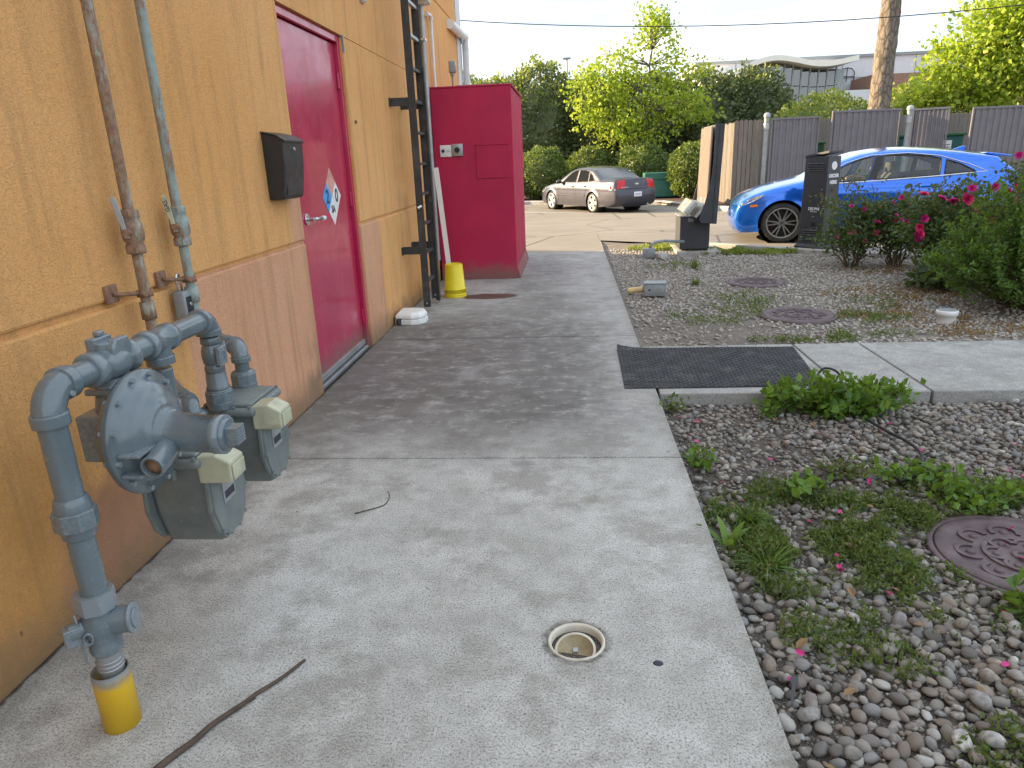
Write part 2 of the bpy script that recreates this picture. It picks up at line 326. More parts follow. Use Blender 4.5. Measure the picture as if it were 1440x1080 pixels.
def m_pebble(name='river_pebble', dust=0):
    t = NT(name); g = t.n('NewGeometry'); oi = t.n('ObjectInfo')
    r = t.math('FRACT', t.math('ADD', g.outputs['Random Per Island'], oi.outputs['Random']))
    col = t.ramp(r, [(0, (.14, .13, .118)), (.18, (.27, .255, .23)), (.36, (.4, .375, .335)), (.5, (.25, .19, .148)), (.62, (.31, .315, .32)), (.76, (.41, .345, .275)), (.88, (.18, .18, .185)), (.95, (.66, .65, .61)), (1, (.32, .26, .21))])
    n = t.noise(38, 6, .65); col = t.mix(t.ramp(n, [(.38, .7), (.66, 0)]), col, (.1, .092, .082)); col = t.mix(t.ramp(t.noise(17, 5, .6), [(.58, 0), (.75, .3)]), col, (.36, .34, .31))
    if dust: col = t.mix(dust, col, (.5, .47, .42))
    return t.done(col, .72, 0, t.bump(n, .25, .004), .35)
def m_soil(name='planter_soil', k=1.0):
    t = NT(name); n = t.noise(3.2, 6, .65); f = t.noise(55, 6, .7); w = t.noise(1.3, 4)
    col = t.ramp(n, [(.3, tuple(k*c for c in (.065, .055, .046))), (.6, tuple(k*c for c in (.115, .1, .086))), (.78, tuple(k*c for c in (.19, .172, .152)))])
    col = t.mix(t.ramp(f, [(.45, .7), (.6, 0)]), col, (.06*k, .052*k, .045*k)); col = t.mix(t.ramp(t.noise(170, 3, .7), [(.56, 0), (.66, .8)]), col, (.4, .38, .35))
    return t.done(col, .95, 0, t.bump(f, .9, .012), .2)
def m_road():
    t = NT('road_asphalt'); n = t.noise(.5, 6, .6); f = t.noise(75, 4, .7); m_ = t.noise(3, 6, .65, t.obj((.4, 1.4, 1)))
    col = t.ramp(n, [(.3, (.185, .165, .142)), (.7, (.26, .235, .2))]); col = t.mix(t.ramp(m_, [(.45, 0), (.7, .5)]), col, (.33, .29, .235))
    col = t.mix(t.ramp(f, [(.4, .5), (.55, 0)]), col, (.11, .102, .095)); cr = t.vor(.32, t.obj((1, 1, 1)), 'DISTANCE_TO_EDGE'); col = t.mix(t.ramp(cr, [(.004, .8), (.01, 0)]), col, (.05, .047, .043))
    return t.done(col, .85, 0, t.bump(f, .5, .006))
def m_wood(name, c):
    t = NT(name); g = t.noise(7, 7, .65, t.obj((6, 6, .35))); oi = t.n('ObjectInfo')
    col = t.ramp(g, [(.3, tuple(v*.6 for v in c)), (.55, c), (.75, tuple(v*1.25 for v in c))]); col = t.mix(t.math('MULTIPLY', oi.outputs['Random'], .45), col, tuple(v*.62 for v in c))
    return t.done(col, .9, 0, t.bump(g, .5, .004), .2)
def m_carpaint(name, c, flake=.0, metal=.45, rough=.28, dust=None):
    t = NT(name); col = t.mix(t.ramp(t.noise(3, 4), [(.35, 0), (.7, .25)]), c, tuple(min(1, v*1.3) for v in c))
    if dust:
        d = t.ramp(t.noise(4, 7, .68), [(.38, .1), (.72, dust)]); col = t.mix(d, col, (.2, .19, .2)); rr = t.ramp(d, [(0, rough), (.6, .6)])
    else: rr = rough
    return t.done(col, rr, metal, None, None, 1.0 if not dust else .45)
def m_glass(name, tint, refl=.1, rough=.02, k=1.0):
    t = NT(name); tr = t.n('BsdfTransparent'); tr.inputs[0].default_value = (*tint, 1); gl = t.n('BsdfGlossy'); gl.inputs['Roughness'].default_value = rough; gl.inputs[0].default_value = (.95, .97, 1, 1)
    fr = t.n('Fresnel'); fr.inputs[0].default_value = 1.5; f = t.math('ADD', t.math('MULTIPLY', fr.outputs[0], k), refl, True); ms = t.n('MixShader'); t.l(f, ms.inputs[0]); t.l(tr.outputs[0], ms.inputs[1]); t.l(gl.outputs[0], ms.inputs[2]); t.l(ms.outputs[0], t.o.inputs[0]); return t.m
def m_bark(name, c, sc=9):
    t = NT(name); v = t.vor(sc, t.obj((1, 1, .35)), 'DISTANCE_TO_EDGE'); n = t.noise(sc*3, 6, .7); col = t.ramp(v, [(.0, tuple(x*.4 for x in c)), (.12, c), (.5, tuple(min(1, x*1.3) for x in c))]); col = t.mix(t.ramp(n, [(.4, .5), (.6, 0)]), col, tuple(x*.5 for x in c))
    return t.done(col, .95, 0, t.bump(t.math('ADD', t.math('MINIMUM', v, .2), t.math('MULTIPLY', n, .15)), .8, .05), .15)
def m_corr(name, c):
    return simple(name, c, .45, .12, 3, 0, .05, 40)
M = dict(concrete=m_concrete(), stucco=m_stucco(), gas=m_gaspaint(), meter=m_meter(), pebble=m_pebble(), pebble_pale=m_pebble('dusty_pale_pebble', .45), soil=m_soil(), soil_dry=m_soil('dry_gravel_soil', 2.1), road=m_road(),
    pipe_a=m_rustpipe('rusty_pipe_brown', (.36, .36, .3), .56), pipe_b=m_rustpipe('rusty_pipe_green', (.29, .36, .34), .62), rust=m_rustpipe('rusted_iron', (.13, .075, .05), .4),
    door=m_redpaint('red_door_paint', (.45, .018, .075), .22, .3), cabinet=m_redpaint('red_cabinet_paint', (.43, .010, .064), .5, .06),
    black_plastic=simple('black_plastic', (.022, .025, .028), .38, .2, 10, 0, .1, 120), black_metal=simple('black_painted_steel', (.032, .036, .038), .5, .3, 9, 0, .12, 80, (.09, .085, .08)),
    rubber=simple('black_rubber', (.026, .028, .032), .6, .35, 9, 0, .2, 120, (.11, .11, .11)), yellow=simple('yellow_plastic', (.72, .47, .02), .42, .12, 5, 0, .08, 50), bucket=simple('yellow_bucket_plastic', (.75, .6, .015), .35, .08, 5, 0, .05, 50),
    cream=simple('yellowed_plastic', (.46, .46, .33), .35, .14, 14, 0, .05, 60, (.26, .25, .17)), white=simple('white_plastic', (.74, .75, .74), .45, .06, 8, 0, .05, 60), offwhite=simple('white_paint', (.62, .63, .64), .6, .08, 6, 0, .08, 60, (.42, .4, .37)),
    pvc=simple('grubby_white_pvc', (.6, .57, .48), .5, .15, 9, 0, .1, 60, (.26, .21, .15)), brass=simple('dirty_brass', (.3, .25, .15), .6, .3, 20, .3, .2, 70, (.16, .14, .1)), galv=simple('galvanised_steel', (.36, .38, .39), .42, .15, 8, .55, .08, 50), greybox=simple('grey_enclosure_paint', (.27, .3, .31), .5, .15, 10, .1, .1, 60, (.16, .15, .13)),
    chrome=simple('satin_metal', (.62, .63, .64), .25, .08, 10, .9, .05, 50), kiosk=simple('dark_kiosk_paint', (.04, .043, .05), .45, .2, 4, 0, .05, 60), kioskf=simple('kiosk_metal_face', (.4, .4, .4), .3, .1, 5, .6, .05, 60), manhole=simple('cast_iron', (.12, .085, .092), .6, .35, 7, .25, .35, 70, (.15, .135, .125)),
    fence=m_wood('weathered_wood', (.2, .18, .16)), corr=m_corr('grey_corrugated_metal', (.145, .142, .16)), kerb=simple('kerb_concrete', (.4, .385, .36), .85, .2, 5, 0, .4, 120, (.22, .2, .18)),
    green=simple('green_utility_paint', (.03, .14, .1), .5, .15, 4, 0, .05, 40), dgreen=simple('dark_green_paint', (.015, .1, .04), .45, .15, 5, 0, .05, 40), teal=simple('teal_dumpster_paint', (.015, .1, .1), .5, .2, 3, 0, .1, 30), mulch=simple('brown_mulch', (.075, .04, .028), .95, .5, 14, 0, .9, 50),
    bluepaint=m_carpaint('blue_car_paint', (.007, .14, .68), metal=.5, rough=.16), darkpaint=m_carpaint('dusty_charcoal_paint', (.028, .029, .05), metal=.35, rough=.22, dust=.15), tyre=simple('tyre_rubber', (.03, .028, .027), .8, .3, 8, 0, .2, 60, (.12, .105, .085)), rimdark=simple('dark_alloy', (.3, .285, .26), .35, .15, 8, .7, 0), rim=simple('silver_alloy', (.55, .55, .54), .35, .1, 8, .7, 0),
    glass=m_glass('car_glass', (.72, .78, .76), .02), glassd=m_glass('dusty_tinted_glass', (.1, .12, .11), .0, .15, .22), windscreen=m_glass('far_window_glass', (.25, .34, .34), .1, .03), redlens=simple('red_lens', (.5, .012, .02), .15, .1, 20, 0, 0), amber=simple('amber_lens', (.8, .2, .01), .2, .05, 20, 0, 0), trim=simple('black_trim', (.015, .015, .016), .5, .2, 10, 0, .1, 60), interior=simple('grey_car_interior', (.1, .095, .09), .8, .2, 6, 0, .2, 60), plate=simple('licence_plate', (.72, .74, .78), .4, .05, 30, 0, 0), ink=simple('dark_lettering', (.03, .03, .05), .6, 0, 5, 0, 0), lettering=simple('white_lettering', (.75, .76, .78), .5, .02, 5, 0, 0),
    petal=simple('magenta_petal', (.55, .012, .2), .5, .25, 30, 0, .1, 60), petalred=simple('crimson_petal', (.55, .01, .1), .5, .25, 30, 0, .1, 60), stem=simple('rose_stem', (.13, .11, .06), .8, .3, 12, 0, .2, 60), twig=simple('dead_twig', (.085, .06, .045), .9, .35, 25, 0, .5, 90),
    bark=m_bark('pine_bark', (.22, .185, .152), 7), barkg=m_bark('grey_bark', (.2, .18, .15), 14), skin=simple('skin', (.3, .17, .12), .55, .1, 12, 0, .05, 80), shirt=simple('dark_shirt', (.05, .05, .06), .9, .15, 12, 0, .2, 90), hair=simple('dark_hair', (.02, .016, .013), .6, .2, 40, 0, .3, 120),
    panel=simple('white_cladding', (.62, .63, .66), .55, .05, 2, 0, .03, 20), brick=simple('far_brick', (.3, .17, .125), .9, .2, 6, 0, .2, 30), canopy=simple('cream_fascia', (.8, .77, .7), .5, .06, 2, 0, 0), wire=simple('black_wire', (.02, .02, .02), .6, .1, 5, 0, 0), ground=simple('far_ground', (.1, .1, .07), .95, .3, .5, 0, .3, 6),
    leaf_bright=m_leaf('bright_leaf', [(.19, .29, .02), (.28, .39, .03), (.36, .46, .05), (.44, .52, .09)], .45), leaf_dark=m_leaf('dark_leaf', [(.045, .07, .034), (.08, .115, .05), (.12, .155, .07), (.17, .2, .095)], .15, .42, .5), leaf_olive=m_leaf('pale_leaf', [(.12, .17, .03), (.2, .26, .05), (.28, .33, .08), (.33, .37, .11)], .35), leaf_shrub=m_leaf('shrub_leaf', [(.045, .085, .02), (.08, .13, .03), (.12, .18, .045), (.19, .25, .08)], .3, .38, .5), leaf_rose=m_leaf('rose_leaf', [(.025, .05, .018), (.04, .078, .026), (.06, .105, .034), (.1, .14, .045)], .25, .45), leaf_fern=m_leaf('ferny_leaf', [(.03, .075, .014), (.05, .12, .02), (.08, .17, .028), (.12, .22, .04)], .4), leaf_weed=m_leaf('weed_leaf', [(.045, .11, .015), (.08, .17, .022), (.12, .23, .032), (.16, .28, .05)], .35), leaf_grass=m_leaf('ground_cover_leaf', [(.05, .085, .025), (.08, .13, .034), (.12, .18, .045), (.19, .2, .08)], .3), leaf_new=m_leaf('reddish_new_leaf', [(.09, .05, .03), (.14, .07, .04), (.1, .11, .04)], .3), leaf_dead=m_leaf('dead_leaf', [(.2, .11, .05), (.3, .19, .09), (.16, .07, .04)], .2))

# ------------------------------------------------------------------ setting: ground, road, kerbs
def sheet(name, xs, near, far, rows, zf, mat, label, parent=None):
    V = []; F = []
    for x in xs:
        a, b = near(x), far(x)
        for j in range(rows+1):
            y = a+(b-a)*j/rows; V.append((x, y, zf(x, y)))
    n = rows+1
    for i in range(len(xs)-1):
        for j in range(rows): F.append((i*n+j, (i+1)*n+j, (i+1)*n+j+1, i*n+j+1))
    o = mesh_np(name, V, F, mat, parent); return tag(o, label, name.replace('_', ' '), kind='structure')
def lerp_pts(pts): return lambda x: float(np.interp(x, [p[0] for p in pts], [p[1] for p in pts]))
KERB = [(.585, 14.0), (1.2, 13.6), (2.0, 13.02), (3.1, 12.1), (3.8, 11.45), (4.5, 10.92), (5.3, 10.4), (6.1, 10.02), (7.5, 9.6), (9.5, 9.2), (14, 8.8)]
FAR = [(-60, 34), (-8, 32), (-1.7, 30.9), (1, 29.5), (3.5, 28), (4.3, 25.6), (4.9, 23.2), (5.6, 22.4), (8, 22.1), (14, 21.6), (60, 20)]
xs = list(np.linspace(-60, -2, 40))+list(np.linspace(-1.8, .57, 12))+list(np.linspace(.585, 14, 90))+list(np.linspace(15, 60, 30))
nearY = lambda x: 12.8 if x < -1.78 else (12.27 if x < .58 else (float(np.interp(x, [p[0] for p in KERB], [p[1] for p in KERB]))+.02 if x < 14 else 8.8))
ROADZ = -.03
sheet('road', xs, nearY, lerp_pts(FAR), 36, lambda x, y: ROADZ+gz(y)+(.024*max(0, min(1, (13.4-y)/1.1)) if x < .6 else 0), M['road'], 'sunlit drive lane and parking lot paving')
sheet('ground', list(np.linspace(-900, 900, 40)), lambda x: -300, lambda x: 1200, 60, lambda x, y: -.25+gz(y)*1.3, M['ground'], 'bare ground reaching to the horizon')
def sweep(name, pts, prof, mat, parent=None, closed=False):
    """sweep a (lateral, z) profile along plan polyline pts [(x,y,z)]"""
    V = []; F = []; n = len(prof)
    for i, p in enumerate(pts):
        a = Vector(pts[max(0, i-1)]); b = Vector(pts[min(len(pts)-1, i+1)]); d = (b-a); d.z = 0; d.normalize(); s = Vector((-d.y, d.x, 0))
        for l, z in prof: V.append(Vector(p)+s*l+Vector((0, 0, z)))
    for i in range(len(pts)-1):
        for k in range(n): F.append((i*n+k, (i+1)*n+k, (i+1)*n+(k+1) % n, i*n+(k+1) % n))
    mb = MB(); mb.add(V, F+[tuple(range(n-1, -1, -1)), tuple(len(V)-n+k for k in range(n))]); return mb.build(name, mat, parent)
def dense(pts, step=.4):
    o = []
    for a, b in zip(pts[:-1], pts[1:]):
        k = max(1, int(math.dist(a, b)/step))
        for i in range(k): o.append(tuple(a[j]+(b[j]-a[j])*i/k for j in range(len(a))))
    return o+[pts[-1]]
kprof = [(-.14, -.3), (.0, -.3), (.0, .1), (-.03, .125), (-.13, .125), (-.14, .1)]
tag(sweep('kerb', [(x, y, -.13) for x, y in dense(KERB[2:])], [(-.13, -.2), (.01, -.2), (.01, .145), (-.02, .165), (-.12, .165), (-.13, .15)], M['kerb']), 'pale curved concrete kerb between planter and drive lane', 'kerb', kind='structure')
tag(sweep('kerb', [(x, y, ROADZ+gz(y)) for x, y in dense(FAR[1:-1])], [(-.02, -.2), (-.02, .12), (.02, .15), (.14, .15), (.16, -.2)], M['kerb']), 'concrete kerb along the far side of the lot', 'kerb', kind='structure')
# mulch bed behind the far kerb
sheet('mulch_bed', list(np.linspace(-30, 40, 60)), lambda x: lerp_pts(FAR)(x)+.12, lambda x: 60, 10, lambda x, y: ROADZ+gz(y)+.1, M['mulch'], 'brown mulch bed under the hedge beyond the lot')
# parking stall lines by the dark sedan
for a, b in (((-4.2, 27.9), (1.6, 24.35)), ((-2.5, 31.0), (-4.5, 27.6))):
    d = (Vector(b)-Vector(a)).normalized(); s = Vector((-d.y, d.x))*.05; pts = dense([a, b], .5); V = []; F = []
    for i, p in enumerate(pts):
        for sg in (-1, 1): V.append((p[0]+s.x*sg, p[1]+s.y*sg, ROADZ+gz(p[1])+.006))
    for i in range(len(pts)-1): F.append((2*i, 2*i+2, 2*i+3, 2*i+1))
    tag(mesh_np('parking_line', V, F, M['offwhite']), 'worn white parking line beside the dark sedan', 'road marking', 'parking lines', 'structure')

# ------------------------------------------------------------------ walkways, slab by slab
def slab(x0, x1, y0, y1, parent, z1=0, th=.14, g=.008):
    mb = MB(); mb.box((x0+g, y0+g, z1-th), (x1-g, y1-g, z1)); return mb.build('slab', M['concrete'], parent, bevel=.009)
base = MB(); base.box((-1.82, -3, -.3), (.57, 12.22, -.025)); wk = tag(base.build('walkway', M['soil']), 'stained concrete walkway along the ochre wall', 'walkway', kind='structure')
for y0, y1 in ((-3, .85), (.85, 3.5), (3.5, 6.2), (6.2, 12.25)):
    if y0 == .85:
        # this slab has a round cleanout hole at (0, 1.98)
        mb = MB(); cx, cy, r, n = .003, 1.985, .098, 48; X0, X1, Y0, Y1 = -1.794+.008, .577, .858, 3.492
        ring = [(cx+r*math.cos(2*math.pi*k/n), cy+r*math.sin(2*math.pi*k/n)) for k in range(n)]
        sq = []
        for k in range(n):
            dx, dy = math.cos(2*math.pi*k/n), math.sin(2*math.pi*k/n); tt = min(((X1-cx)/dx if dx > 1e-9 else (X0-cx)/dx if dx < -1e-9 else 1e9), ((Y1-cy)/dy if dy > 1e-9 else (Y0-cy)/dy if dy < -1e-9 else 1e9)); sq.append((cx+dx*tt, cy+dy*tt))
        V = [(a, b, 0) for a, b in ring]+[(a, b, 0) for a, b in sq]+[(a, b, -.16) for a, b in ring]; F = []
        for k in range(n): j = (k+1) % n; F += [(k, n+k, n+j, j), (k, j, 2*n+j, 2*n+k)]
        # corners of the slab outside the radial fan
        b0 = len(V); V += [(X1, Y1, 0), (X0, Y1, 0), (X0, Y0, 0), (X1, Y0, 0)]
        for ci, (CX, CY) in enumerate(((X1, Y1), (X0, Y1), (X0, Y0), (X1, Y0))):
            for k in range(n):
                j = (k+1) % n; p, q = sq[k], sq[j]
                if (abs(p[0]-CX) < 1e-6 and abs(q[1]-CY) < 1e-6) or (abs(p[1]-CY) < 1e-6 and abs(q[0]-CX) < 1e-6):
                    if abs(p[0]-q[0]) > 1e-6 and abs(p[1]-q[1]) > 1e-6: F.append((n+k, b0+ci, n+j))
        b1 = len(V); V += [(X1, Y1, -.14), (X0, Y1, -.14), (X0, Y0, -.14), (X1, Y0, -.14)]
        for k in range(4): j = (k+1) % 4; F.append((b0+k, b1+k, b1+j, b0+j))
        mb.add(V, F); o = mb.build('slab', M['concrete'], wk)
    else: slab(-1.794, .585, y0, y1, wk)
base = MB(); base.box((.6, 4.62, -.3), (12, 5.78, -.025)); cp = tag(base.build('cross_walkway', M['soil']), 'concrete path branching off across the planter', 'walkway', kind='structure')
xs_ = [.585, 1.83, 2.36, 5.0, 8.0, 12]
for a, b in zip(xs_[:-1], xs_[1:]): slab(a, b, 4.56, 5.83, cp, z1=-.003)

# ------------------------------------------------------------------ planter beds with pebbles
def bed(name, x0, x1, y0, yf, label, amp, soil):
    xs = np.linspace(x0, x1, 70); rows = 90; V = []; F = []
    for x in xs:
        y1 = yf(x)
        for j in range(rows+1):
            y = y0+(y1-y0)*j/rows; z = (-.088 if y0 < 0 else -.05)+amp*noise.noise(Vector((x*1.3, y*1.3, 0)))+.008*noise.noise(Vector((x*9, y*9, 3)))
            V.append((x, y, z))
    n = rows+1
    for i in range(len(xs)-1):
        for j in range(rows): F.append((i*n+j, (i+1)*n+j, (i+1)*n+j+1, i*n+j+1))
    o = mesh_np(name, V, F, soil, None, True); return tag(o, label, 'planter', kind='structure')
near_bed = bed('planter_bed', .59, 9, -2, lambda x: 4.556, 'planter bed of river pebbles and weeds beside the walkway', .018, M['soil'])
far_bed = bed('planter_bed', .59, 13, 5.834, lambda x: float(np.interp(x, [p[0] for p in KERB], [p[1] for p in KERB]))-.05, 'dry gravel planter with manholes in front of the menu board', .018, M['soil_dry'])
def bedz(x, y): return (-.088 if y < 4.6 else -.05)+.018*noise.noise(Vector((x*1.3, y*1.3, 0)))
def ico(sub):
    bm = bmesh.new(); bmesh.ops.create_icosphere(bm, subdivisions=sub, radius=1); bm.verts.index_update()
    V = np.array([v.co[:] for v in bm.verts]); F = np.array([[v.index for v in f.verts] for f in bm.faces]); bm.free(); return V, F
def pebble_shape(sub, seed):
    V, F = ico(sub); r = np.array([1+.3*noise.noise(Vector(v)*1.15+Vector((seed*3.7, 0, 0)))+.13*noise.noise(Vector(v)*2.4+Vector((0, seed*5.1, 0))) for v in V])
    V = V*r[:, None]; V = np.sign(V)*np.abs(V)**.92; return V, F
MANHOLES = [(1.83, 2.67, .345), (2.23, 7.0, .36), (2.31, 8.95, .36)]
def scatter(x0, x1, y0, y1, smin, smax, tries, mask, seed):
    g = np.random.default_rng(seed); cell = smax; grid = {}; out = []
    sizes = np.sort(smin+(smax-smin)*g.beta(1.5, 2.2, tries))[::-1]
    for s in sizes:
        x = g.uniform(x0, x1); y = g.uniform(y0, y1)
        if g.random() > mask(x, y): continue
        i, j = int(x/cell), int(y/cell); ok = True
        for a in range(i-2, i+3):
            for b in range(j-2, j+3):
                for (X, Y, Sz) in grid.get((a, b), ()):
                    if (X-x)**2+(Y-y)**2 < ((s+Sz)*.37)**2: ok = False; break
                if not ok: break
            if not ok: break
        if ok: grid.setdefault((i, j), []).append((x, y, s)); out.append((x, y, s))
    return out
def in_manhole(x, y, k=1.0): return any((x-a)**2+(y-b)**2 < (r*k)**2 for a, b, r in MANHOLES)
def near_mask(x, y):
    if in_manhole(x, y, 1.02): return 0
    n = noise.noise(Vector((x*1.1+5, y*1.1, 0)))
    d = .96+n*.25
    if y > 3.0: d *= .8
    if x < 1.35 and y > 3.25: d = .22+.3*max(0, n)
    if x < .68: d *= .55
    if 2.3 < y < 3.1: d = min(d, .5)
    return d
pn = scatter(.6, 4.9, 1.1, 4.54, .013, .062, 60000, near_mask, 3)
def dist2(p): return p[0]**2+p[1]**2+1.55**2
def seen(p): return p[1] > 1.32 and p[0] < .76*p[1]+.25 and p[0] > .6
pn.sort(key=lambda p: -(p[2]/math.sqrt(dist2(p)) if seen(p) else 0))
shapes = [pebble_shape(2, k) for k in range(14)]; meshes = []
for k, (V, F) in enumerate(shapes):
    me = bpy.data.meshes.new('pebble'); me.from_pydata(V.tolist(), [], F.tolist()); me.polygons.foreach_set('use_smooth', [True]*len(F)); me.materials.append(M['pebble']); meshes.append(me)
def pose(s):
    a, b = random.uniform(.6, .95), random.uniform(.38, .7); return Vector((s/2*1.06, s/2*a*1.02, s/2*b)), (random.gauss(0, .32), random.gauss(0, .32), random.uniform(0, 6.28))
def mat4(loc, rot, sc):
    from mathutils import Euler
    return Matrix.Translation(loc) @ Euler(rot).to_matrix().to_4x4() @ Matrix.Diagonal((*sc, 1))
for (x, y, s) in pn[:300]:
    sc, rt = pose(s); o = bpy.data.objects.new('pebble', random.choice(meshes)); C.objects.link(o); o.parent = near_bed
    o.location = (x, y, bedz(x, y)+sc.z*random.uniform(.45, .9)); o.rotation_euler = rt; o.scale = sc
def joined_pebbles(name, pts, sub_rule, parent, zoff=0, mat='pebble'):
    VV = []; FF = []; nb = 0; sh = {s: [pebble_shape(s, k+20) for k in range(10)] for s in (1, 2)}
    for (x, y, s) in pts:
        V, F = random.choice(sh[sub_rule(x, y)]); sc, rt = pose(s); mm = np.array(mat4((x, y, bedz(x, y)+sc.z*random.uniform(.2, .75)+zoff), rt, sc))
        VV.append(V @ mm[:3, :3].T+mm[:3, 3]); FF.append(F+nb); nb += len(V)
    o = mesh_np(name, np.concatenate(VV), np.concatenate(FF), M[mat], parent, True); o['kind'] = 'stuff'; return o
pt = scatter(.62, 3.2, 1.2, 4.5, .02, .07, 1500, lambda x, y: near_mask(x, y)*.8, 13)
joined_pebbles('upper_pebbles', pt, lambda x, y: 2 if y < 2.5 and x < 2.2 else 1, near_bed, .022)
joined_pebbles('pebbles', pn[300:], lambda x, y: 2 if y < 2.5 and x < 2.2 else 1, near_bed)
def far_mask(x, y):
    if in_manhole(x, y, 1.0): return 0
    if y > np.interp(x, [p[0] for p in KERB], [p[1] for p in KERB])-.2: return 0
    if .6 < x < 1.9 and 5.8 < y < 6.9: return .2
    return .75+.5*noise.noise(Vector((x*.8, y*.8, 9)))
pf = scatter(.62, 7.0, 5.86, 12.6, .02, .058, 34000, far_mask, 5)
joined_pebbles('pebbles', pf, lambda x, y: 1, far_bed, mat='pebble_pale')
# gravel crumbs
g2 = np.random.default_rng(8); cr = [(g2.uniform(.6, 2.6), g2.uniform(1.2, 4.5), g2.uniform(.006, .026)) for _ in range(6500)]+[(g2.uniform(.6, 5), g2.uniform(5.9, 9.5), g2.uniform(.008, .02)) for _ in range(3500)]
cr = [c for c in cr if not in_manhole(c[0], c[1], 1.0)]; joined_pebbles('gravel', cr, lambda x, y: 1, near_bed)

# ------------------------------------------------------------------ restaurant building
WX = -1.79; YC = 12.75; HB = 4.5; GZ = 1.072
bl = thing('restaurant_building', 'ochre stucco restaurant wall with pink repainted patches and red door', 'building', (0, 0, 0))
DL, DR, DT = 4.70, 6.03, 2.535
mb = MB(); mb.box((-14, -6, -.3), (WX-.16, YC-.02, HB-.1)); mb.build('core', M['stucco'], bl)
def wallp(y0, y1, z0, z1):
    mb = MB(); mb.box((WX-.155, y0, z0), (WX, y1, z1)); return mb.build('wall_panel', M['stucco'], bl, bevel=.012)
wallp(-6, DL, -.06, GZ-.011); wallp(DR, YC, -.06, GZ-.011)
for y0, y1 in ((-6, DL), (DR, 8.9), (8.92, YC)): wallp(y0, y1, GZ+.011, DT if y0 < 8 else 3.62)
mb = MB(); mb.box((WX-.155, -6, DT+.001), (WX-.0005, 8.9, HB)); mb.build('wall_panel', M['stucco'], bl)
mb = MB(); mb.box((WX-.155, 8.92, 3.64), (WX, YC, HB)); mb.build('wall_panel', M['stucco'], bl, bevel=.012)
mb = MB(); mb.box((WX-.156, -6, GZ-.02), (WX-.016, DL, GZ+.02)); mb.box((WX-.156, DR, GZ-.02), (WX-.016, YC, GZ+.02)); mb.box((WX-.156, 8.87, GZ), (WX-.014, 8.95, HB)); mb.box((WX-.156, 8.9, 3.6), (WX-.014, YC-.02, 3.66)); mb.build('joint', M['stucco'], bl)
mb = MB(); mb.box((-14.1, -6.1, HB), (WX+.06, YC+.06, HB+.12)); mb.build('parapet', M['offwhite'], bl)
# end wall facing the lane
mb = MB(); mb.box((-14, YC-.019, -.1), (WX-.002, YC-.001, HB-.002)); mb.build('end_wall', M['stucco'], bl)
# door with frame, leaf, handle, hinges, sweep
dx = WX-.062
mb = MB(); mb.box((WX-.15, DL-.001, -.0), (WX-.04, DL+.05, DT)); mb.box((WX-.15, DR-.055, .0), (WX-.028, DR+.001, DT)); mb.box((WX-.15, DL+.05, DT-.055), (WX-.028, DR-.055, DT+.0)); mb.build('door_frame', M['door'], bl, bevel=.004)
mb = MB(); mb.box((WX-.15, DL+.055, .045), (dx, DR-.062, DT-.062)); door = mb.build('door', M['door'], bl, bevel=.004)
mb = MB(); mb.box((dx, DL+.055, .03), (dx+.012, DR-.062, .075)); mb.build('door_sweep', M['galv'], door, bevel=.002)
mb = MB(); mb.box((WX-.15, DL, -.02), (WX-.03, DR, .014)); mb.build('threshold', M['galv'], bl, bevel=.006)
mb = MB(); mb.cyl((dx, 4.93, 1.2), (dx+.012, 4.93, 1.2), .04, n=24); mb.cyl((dx+.01, 4.93, 1.2), (dx+.06, 4.93, 1.2), .012); mb.tube([(dx+.06, 4.93, 1.2), (dx+.066, 4.96, 1.2), (dx+.066, 5.06, 1.197)], [.012, .012, .014]); mb.build('handle', M['chrome'], door)
mb = MB(); mb.cyl((dx+.0662, 5.06, 1.197), (dx+.0662, 5.12, 1.195), .0165, n=14); mb.build('handle_grip', M['white'], door)
for z in (.28, 1.28, 2.2):
    mb = MB(); mb.cyl((dx+.012, DR-.06, z-.06), (dx+.012, DR-.06, z+.06), .012, n=12); mb.box((dx, DR-.09, z-.06), (dx+.004, DR-.04, z+.06)); mb.build('hinge', M['door'], door)
mb = MB(); mb.box((WX-.05, DR+.001, DT-.12), (WX+.006, DR+.022, DT+.01)); mb.build('corner_bead', M['greybox'], bl)
# white corner trim
mb = MB(); mb.box((WX-.0, 12.30, .0), (WX+.018, YC+.02, HB-.001)); mb.box((WX-.12, YC, 0), (WX+.018, YC+.02, HB-.001)); mb.build('corner_trim', M['offwhite'], bl, bevel=.004)
# hazard diamond on the door
hp = thing('hazard_placard', 'four-colour hazard diamond sticker on the red door', 'sign', (dx, 5.53, 1.325))
q = .215; z_ = .002
def quad(y, z, mat, nm):
    mb = MB(); mb.prism([(y, z-q/2), (y+q/2, z), (y, z+q/2), (y-q/2, z)], (z_, 0, 0), (.0005, 0, 0), (0, 1, 0), (0, 0, 1)); return mb.build(nm, mat, hp)
quad(-q/2-.001, 0, simple('blue_sticker', (.05, .33, .72), .4, .15, 20, 0, 0), 'blue_quarter'); quad(q/2+.001, 0, M['white'], 'white_quarter'); quad(0, -q/2-.001, M['white'], 'white_quarter'); quad(0, q/2+.001, simple('faded_red_sticker', (.72, .36, .3), .4, .3, 9, 0, 0), 'red_quarter')
for s_, y, z, sz in (('0', q/2, 0, .145), ('SA', 0, -q/2+.012, .075), ('2', -q/2, 0, .145)):
    text('lettering', s_, sz, M['ink'], hp, frame((z_+.0012, y, z), (0, 1, 0), (0, 0, 1), (1, 0, 0)), bold=.003)
